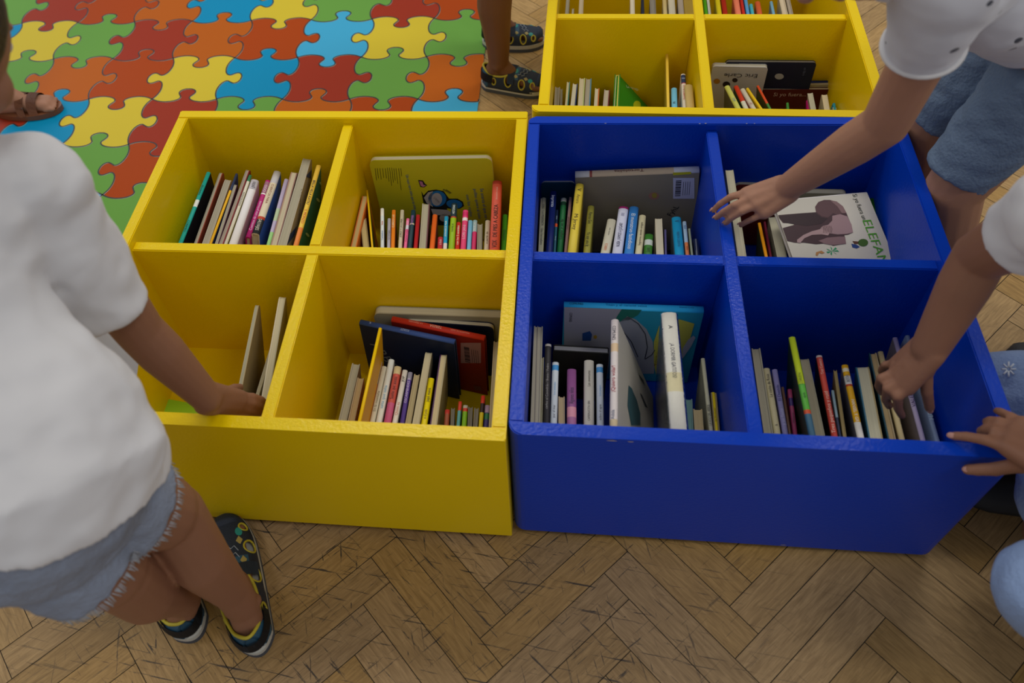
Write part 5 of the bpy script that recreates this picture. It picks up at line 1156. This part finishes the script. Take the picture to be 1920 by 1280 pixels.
# ---- the child standing behind the bins, only lower legs in view
def child_back():
    h1, t1 = P(906, 160, 0), P(906, 160, 0) + Vector((.148, -.030, 0)); h2 = P(907, 84, 0); t2 = h2 + Vector((.150, .004, 0))
    root = person_root('dark-skinned standing child, only bare lower legs and sandals seen beside the mat', (h1 + t1) / 2); inv = root.matrix_world.inverted()
    b = bmesh.new()
    for he, to in ((h1, t1), (h2, t2)):
        a = he.lerp(to, .27) + Vector((0, 0, .07)); k = a + Vector((.004, .0, .235)); h = k + Vector((-.02, .01 if he is h2 else .03, .23))
        chain(b, [(h, .062), (k, .040), (k.lerp(a, .38) + Vector((-.006, 0, 0)), .038), (k.lerp(a, .8), .027), (a, .0235)]); foot(b, he, to, a, .020, .014)
    hc = (h1 + h2) / 2 + Vector((.0, .03, .55)); loft(b, [(hc, .07, .06), (hc + Vector((0, 0, .12)), .075, .06), (hc + Vector((0, 0, .27)), .09, .06), (hc + Vector((0, 0, .33)), .04, .04)], Vector((0, 1, 0)))
    sh = hc + Vector((0, 0, .27))
    for s_ in (-1, 1): chain(b, [(sh + Vector((0, s_ * .09, 0)), .036), (sh + Vector((.0, s_ * .12, -.17)), .028), (sh + Vector((.06, s_ * .12, -.31)), .02), (sh + Vector((.09, s_ * .12, -.37)), .02)])
    head(root, inv, b, sh + Vector((.02, 0, .17)), Vector((1, 0, -.3)), UP); cap(b, sh, sh + Vector((.01, 0, .12)), .033, .033)
    remesh('body', b, M_SKIN3, root, .0036, 4, inv=inv)
    s = bmesh.new(); loft(s, [(hc + Vector((0, 0, -.02)), .095, .08), (hc + Vector((0, 0, .12)), .09, .075), (hc + Vector((0, 0, .27)), .10, .07), (hc + Vector((0, 0, .33)), .05, .045)], Vector((0, 1, 0)))
    for s_ in (-1, 1): cap(s, sh + Vector((0, s_ * .085, 0)), sh + Vector((0, s_ * .12, -.13)), .05, .045, flat1=True)
    remesh('shirt', s, M_TEE, root, .006, 3, .004, inv=inv)
    s = bmesh.new(); loft(s, [(hc + Vector((0, 0, .0)), .088, .078), (hc + Vector((0, 0, -.10)), .095, .08)], Vector((0, 1, 0)))
    for q in (h1, h2): cap(s, Vector((q.x + .01, q.y + .012, .52)), Vector((q.x + .025, q.y, .40)), .066, .058, flat1=True)
    remesh('shorts', s, M_DENIM2, root, .006, 3, inv=inv)
    sandal(root, inv, h1, t1, -1, .060, .95); sandal(root, inv, h2, t2, 1, .060, .95)
child_back()
# ---- foot on the puzzle mat at the far left
def child_mat():
    he, to = P(-2, 214, .003), P(116, 206, .003); he.z = to.z = .003
    root = person_root('person in brown leather sandals standing on the puzzle mat, only a foot seen', he.lerp(to, .5)); inv = root.matrix_world.inverted()
    b = bmesh.new(); d = (to - he).normalized(); n = Vector((-d.y, d.x, 0))
    def leg(he, to):
        a = he.lerp(to, .2) + Vector((0, 0, .07)); k = a + Vector((-.05, .03, .24)); chain(b, [(k + Vector((-.03, 0, .24)), .06), (k, .04), (k.lerp(a, .4), .038), (a, .025)]); foot(b, he, to, a, .0235, .010); return k + Vector((-.03, 0, .24))
    q1 = leg(he, to); he2, to2 = he + Vector((-.17, -.03, 0)), to + Vector((-.17, -.02, 0)); q2 = leg(he2, to2); hc = (q1 + q2) / 2 + Vector((0, 0, .02)); f = Vector((.8, -.2, 0))
    loft(b, [(hc, .08, .06), (hc + Vector((-.02, 0, .27)), .09, .06), (hc + Vector((-.02, 0, .33)), .04, .04)], Vector((.1, 1, 0))); head(root, inv, b, hc + Vector((0, 0, .44)), f, UP); cap(b, hc + Vector((-.02, 0, .3)), hc + Vector((0, 0, .4)), .033, .033)
    remesh('body', b, M_SKIN2, root, .0034, 4, inv=inv)
    s = bmesh.new(); loft(s, [(hc + Vector((0, 0, -.22)), .13, .12), (hc, .095, .08), (hc + Vector((-.02, 0, .27)), .10, .07), (hc + Vector((-.02, 0, .33)), .05, .045)], Vector((.1, 1, 0))); remesh('dress', s, M_DENIM3, root, .006, 3, .004, inv=inv)
    for he_, to_ in ((he, to), (he2, to2)):
        L = (to_ - he_).length; M_ = inv @ Matrix(((d.x, n.x, 0, he_.x), (d.y, n.y, 0, he_.y), (0, 0, 1, .0045), (0, 0, 0, 1)))
        sd = bpy.data.objects.new('sandal', None); C.objects.link(sd); sd.parent = root; sd.matrix_local = M_
        out = [(L * (.5 - .53 * math.cos(t)), (.036 + .006 * math.cos(t + math.pi)) * math.sin(t)) for t in [2 * math.pi * k / 32 for k in range(32)]]
        bm = bmesh.new(); prism(bm, out, 0, .013); link_mesh('sole', bm, M_BROWN, sd)
        for x0, x1, r in ((.60, .74, .027), (.44, .55, .030)):
            bm = bmesh.new(); A, B = [], []
            for k in range(17):
                a = math.pi * k / 16; y = (r + .006) * math.cos(a); z = .012 + (r + .010) * math.sin(a) ** .8; A.append(bm.verts.new((L * x0, y, z))); B.append(bm.verts.new((L * x1, y * 1.0, z - .004)))
            for k in range(16): bm.faces.new((A[k], B[k], B[k + 1], A[k + 1])).smooth = True
            bmesh.ops.solidify(bm, geom=bm.faces[:], thickness=.002); link_mesh('strap', bm, M_BROWN, sd)
        bm = bmesh.new(); tube(bm, [(L * .20 - math.sin(a) * L * .16, .030 * math.cos(a), .052) for a in [math.pi * k / 12 for k in range(13)]], .004, 8); link_mesh('heel_strap', bm, M_BROWN, sd)
        bm = bmesh.new(); box(bm, L * .49, L * .55, -.030, -.027, .022, .034); link_mesh('buckle', bm, mat('buckle_metal', (.55, .5, .42, 1), .3, metallic=1), sd)
child_mat()
# ---- the child at the top right leaning in from the right
def child_polo():
    kn = P(1790, 352, .31); root = person_root('child in white shirt with small dark marks leaning over, forearm crossing the blue bin', (kn.x, kn.y, 0)); inv = root.matrix_world.inverted()
    b = bmesh.new()
    kf = P(1748, 232, .31); hipn, hipf = P(1960, 150, .49), P(1905, 50, .49)
    for k, h in ((kn, hipn), (kf, hipf)):
        a = k + Vector((.03, .0, -.235)); chain(b, [(h, .06), (k, .041), (k.lerp(a, .38) + Vector((.012, 0, 0)), .039), (k.lerp(a, .8), .028), (a, .024)]); he = a + Vector((.03, 0, 0)); he.z = .0; to = he + Vector((-.15 if k is kf else -.11, -.02, 0)); foot(b, he + Vector((.02, 0, 0)), to + Vector((.03, 0, 0)), a, .0215, .004)
    ch = P(1840, -70, .70); hc = P(1975, 0, .55); lat = Vector((.3, 1, 0))
    loft(b, [(hc, .075, .06), (hc.lerp(ch, .5), .08, .06), (ch, .085, .06), (P(1745, -120, .76), .04, .04)], lat)
    sh, el, wr = P(1768, -5, .74), P(1660, 232, .54), P(1474, 353, .372); ma = P(1722, 112, .645)
    cap(b, ch, sh, .05, .034); chain(b, [(sh, .034), (ma, .0295), (el, .0275), (el.lerp(wr, .28), .0275), (el.lerp(wr, .7), .0225), (wr, .0185)])
    shf = ch + Vector((.0, .12, .0)); chain(b, [(ch, .05), (shf, .038), (shf + Vector((.12, .10, -.10)), .027), (shf + Vector((.22, .10, -.18)), .02)])
    f = [[P(1399, 361, .352), P(1370, 369, .343), P(1350, 382, .326), P(1338, 394, .310)], [P(1409, 371, .354), P(1378, 384, .344), P(1356, 397, .325), P(1343, 408, .308)], [P(1420, 384, .351), P(1392, 396, .341), P(1372, 408, .324), P(1361, 418, .308)], [P(1434, 399, .343), P(1413, 409, .332), P(1399, 416, .318), P(1389, 422, .304)]]
    hand(b, wr, .0195, f, [P(1428, 366, .322), P(1410, 372, .298), P(1400, 382, .280)], .0090, fr=.0056)
    hd = P(1616, -188, .83); cap(b, P(1750, -110, .76), hd, .034, .034)
    head(root, inv, b, hd, Vector((-.55, -.15, -.85)), Vector((-.85, 0, .5)), .080)
    remesh('body', b, M_SKIN2, root, .0026, 5, inv=inv); nails(root, inv, f, UP, .0044)
    s = bmesh.new(); loft(s, [(P(1975, 25, .51), .098, .082), (P(1962, 0, .55), .10, .084), (hc.lerp(ch, .5), .10, .082), (ch, .10, .076), (P(1760, -110, .755), .05, .048)], lat, 32)
    cap(s, ch, P(1775, -20, .74), .062, .054); cap(s, P(1778, -45, .768), P(1730, 88, .666), .052, .0405, 22, flat1=True)
    cap(s, ch, shf, .06, .05); cap(s, shf, shf + Vector((.09, .075, -.075)), .05, .045, flat1=True)
    so = remesh('shirt', s, M_TEE2, root, .004, 5, .004, (18, 18, 24), 8, inv)
    # hem band of the sleeve and the collar
    bm = bmesh.new(); ax = (P(1730, 88, .666) - P(1778, -45, .768)).normalized(); c0 = P(1730, 88, .666) - ax * .003; lx = ax.orthogonal().normalized(); ly = ax.cross(lx)
    tube(bm, [inv @ (c0 + (lx * math.cos(a) + ly * math.sin(a)) * .0390) for a in [2 * math.pi * k / 36 for k in range(36)]], .0035, 8, True); link_mesh('sleeve_hem', bm, M_TEE, root, smooth=True)
    bm = bmesh.new(); nk = P(1712, -95, .775); ax = (hd - nk).normalized(); lx = ax.orthogonal().normalized(); ly = ax.cross(lx)
    tube(bm, [inv @ (nk + (lx * math.cos(a) + ly * math.sin(a)) * .046) for a in [2 * math.pi * k / 30 for k in range(30)]], .009, 8, True); link_mesh('collar', bm, M_TEE, root, smooth=True)
    t = bmesh.new(); loft(t, [(P(1975, 30, .53), .088, .076), (P(1965, 60, .50), .094, .08), (P(1950, 90, .46), .08, .07)], lat)
    cap(t, P(1955, 160, .48), P(1793, 325, .335), .068, .048, 22, flat1=True); cap(t, P(1900, 80, .48), P(1750, 218, .335), .066, .048, 22, flat1=True)
    remesh('shorts', t, M_DENIM2, root, .004, 4, .004, (22, 22, 30), 5, inv)
M_TEE2 = mat('white_cotton_marked', (0.60, 0.61, 0.67, 1), 0.85, bump=0.3, bscale=25, sheen=0.2, detail=2)
nt = M_TEE2.node_tree; vo = nt.nodes.new('ShaderNodeTexVoronoi'); vo.inputs['Scale'].default_value = 32; vo.inputs['Randomness'].default_value = .55
tcx = nt.nodes.new('ShaderNodeTexCoord'); mpx = nt.nodes.new('ShaderNodeMapping'); mpx.inputs['Rotation'].default_value = (.3, .2, .5); nt.links.new(tcx.outputs['Object'], mpx.inputs[0]); nt.links.new(mpx.outputs[0], vo.inputs['Vector'])
gt = nt.nodes.new('ShaderNodeMath'); gt.operation = 'LESS_THAN'; gt.inputs[1].default_value = .15; nt.links.new(vo.outputs['Distance'], gt.inputs[0])
mxx_ = nt.nodes.new('ShaderNodeMix'); mxx_.data_type = 'RGBA'; mxx_.inputs['A'].default_value = (0.60, 0.61, 0.67, 1); mxx_.inputs['B'].default_value = (.04, .045, .07, 1); nt.links.new(gt.outputs[0], mxx_.inputs['Factor']); nt.links.new(mxx_.outputs['Result'], nt.nodes['Principled BSDF'].inputs['Base Color'])
child_polo()
# ---- the child kneeling at the right, picking a book
def child_kneel():
    root = person_root('kneeling child in white sleeves and snowflake denim, picking a book from the blue bin', (P(1990, 690, 0).x, P(1990, 690, 0).y, 0)); inv = root.matrix_world.inverted()
    b = bmesh.new(); sh, el, wr = P(2000, 400, .60), P(1838, 480, .475), P(1744, 652, .352)
    ch = P(2110, 430, .58); hc = P(2180, 600, .30); lat = Vector((.2, 1, 0)); ch = Vector((.76, .11, .56)); hc = Vector((.86, .09, .27))
    loft(b, [(hc, .085, .07), (hc.lerp(ch, .5), .08, .065), (ch, .085, .06), (ch + Vector((-.02, 0, .08)), .04, .04)], lat)
    hd = ch + Vector((-.05, 0, .19)); cap(b, ch + Vector((-.01, 0, .05)), hd, .034, .034); head(root, inv, b, hd, Vector((-.8, 0, -.6)), Vector((-.6, 0, .8)), .080)
    cap(b, ch, sh, .05, .04); chain(b, [(sh, .036), (el.lerp(sh, .35), .033), (el, .029), (el.lerp(wr, .3), .029), (wr, .0215)])
    f = [[P(1703, 727, .305), P(1683, 744, .296), P(1684, 766, .268), P(1691, 779, .250)], [P(1690, 712, .306), P(1664, 729, .296), P(1661, 749, .268), P(1667, 761, .250)], [P(1682, 698, .306), P(1652, 709, .296), P(1648, 724, .268), P(1653, 735, .252)], [P(1682, 681, .303), P(1660, 684, .292), P(1653, 694, .268), P(1655, 702, .256)]]
    th = [P(1736, 700, .31), P(1738, 735, .288), P(1743, 765, .262)]
    hand(b, wr, .0215, f, th, .0100, fr=.0064)
    for s_ in (-1, 1):
        k = Vector((.70, .10 + s_ * .075, .20)) if s_ < 0 else Vector((.665, .185, .17)); h = hc + Vector((0, s_ * .05, -.02)); a = h + Vector((-.02, s_ * .03, -.20)); chain(b, [(h, .065), (k, .045), (k + Vector((.04, 0, -.12)), .04), (Vector((k.x + .14, k.y - .02, .05)), .026)])
    remesh('body', b, M_SKIN, root, .0027, 5, inv=inv); nails(root, inv, [th], Vector((-.3, -.6, .7)), .0048)
    s = bmesh.new(); loft(s, [(hc, .10, .085), (hc.lerp(ch, .5), .095, .08), (ch, .10, .075), (ch + Vector((-.02, 0, .08)), .05, .05)], lat)
    cap(s, ch, sh, .062, .055); e = sh.lerp(el, .62); cap(s, sh, P(1918, 446, .535), .052, .043, 22, flat1=True)
    remesh('shirt', s, M_TEE, root, .004, 5, .004, (18, 18, 24), 11, inv)
    t = bmesh.new(); loft(t, [(hc + Vector((0, 0, .03)), .10, .09), (hc + Vector((0, 0, -.05)), .12, .11), (hc + Vector((-.02, 0, -.15)), .13, .12)], lat)
    for s_ in (-1, 1): cap(t, hc + Vector((0, s_ * .05, -.02)), Vector((.70, .025, .20)) if s_ < 0 else Vector((.668, .185, .175)), .078, .060, 22)
    remesh('denim_dress', t, M_DENIM3, root, .004, 4, .004, (18, 18, 26), 2, inv)
    for q in (P(1975, 952, 0), P(2060, 700, 0)): shoe(root, inv, Vector((q.x + .06, q.y, 0)), Vector((-.98, .12, 0)))
    # embroidered snowflake
    c = P(1891, 692, .245); bm = bmesh.new()
    u_ = (P(1901, 692, .245) - c); v_ = (P(1891, 682, .245) - c)
    for k in range(8):
        a = math.pi * k / 4; p0 = c + (u_ * math.cos(a) + v_ * math.sin(a)) * .35; p1 = c + (u_ * math.cos(a) + v_ * math.sin(a)) * 1.35; tube(bm, [inv @ p0, inv @ p1], .0013, 6)
    link_mesh('snowflake_embroidery', bm, mat('white_thread', (.6, .65, .72, 1), .8), root)
child_kneel()
# ---- the hand on the corner of the blue bin, knee and shoe of the person crouching there
def child_corner():
    root = person_root('crouching person in pale blue jeans, hand on the front corner of the blue bin', (P(1990, 1080, 0).x, P(1990, 1080, 0).y, 0)); inv = root.matrix_world.inverted()
    b = bmesh.new(); wr = P(1962, 862, .362); el = wr + Vector((.12, -.09, .07)); sh = el + Vector((.10, -.06, .13)); ch = sh + Vector((.02, -.09, .0)); hc = Vector((.80, -.24, .24))
    f = [[P(1889, 839, .349), P(1846, 824, .340), P(1812, 818, .330), P(1787, 817, .322)], [P(1897, 821, .350), P(1866, 808, .343), P(1848, 806, .330), P(1839, 808, .316)], [P(1905, 805, .349), P(1875, 791, .341), P(1857, 789, .330), P(1850, 791, .318)], [P(1917, 795, .345), P(1895, 781, .340), P(1880, 774, .333), P(1870, 770, .326)]]
    th = [P(1905, 872, .333), P(1866, 879, .314), P(1834, 880, .303), P(1814, 880, .299)]
    hand(b, wr, .021, f, th, .0100, fr=.0066)
    chain(b, [(wr, .021), (el, .030), (sh, .038), (ch, .05)]); loft(b, [(hc, .08, .07), (hc.lerp(ch, .5), .08, .065), (ch, .085, .06), (ch + Vector((-.03, .01, .07)), .04, .04)], Vector((.2, 1, 0)))
    hd = ch + Vector((-.04, .02, .19)); cap(b, ch, hd, .034, .034); head(root, inv, b, hd, Vector((-.8, .3, -.4)), Vector((-.4, .1, .9)), .080)
    kn = P(1968, 1108, .34); kn2 = kn + Vector((.08, -.17, -.02))
    for k, s_ in ((kn, 1), (kn2, -1)):
        a = Vector((k.x + .25, k.y + .05, .05)); chain(b, [(hc + Vector((0, s_ * .05, 0)), .06), (k, .04), (a, .026)]); he = Vector((a.x + .03, a.y, 0)); foot(b, he, he + Vector((.13, .03, 0)), a, .0215, .006)
    remesh('body', b, M_SKIN, root, .0027, 5, inv=inv); nails(root, inv, f[:1] + [th], Vector((0, -.35, .9)), .0048)
    s = bmesh.new(); loft(s, [(hc, .10, .085), (hc.lerp(ch, .5), .095, .08), (ch, .10, .075), (ch + Vector((-.03, .01, .07)), .05, .05)], Vector((.2, 1, 0))); cap(s, ch, sh, .06, .052); cap(s, sh, sh.lerp(el, .7), .052, .044, flat1=True)
    remesh('shirt', s, M_TEE, root, .005, 4, .004, inv=inv)
    t = bmesh.new()
    for k, s_ in ((kn, 1), (kn2, -1)):
        a = Vector((k.x + .19, k.y + .04, .085)); chain(t, [(hc + Vector((0, s_ * .05, 0)), .075), (k, .052), (a, .046)])
    remesh('jeans', t, M_DENIM3, root, .004, 4, .0035, (20, 20, 26), 4, inv)
    for k in (kn, kn2): shoe(root, inv, Vector((k.x + .27, k.y + .05, 0)), Vector((1, .1, 0)))
child_corner()
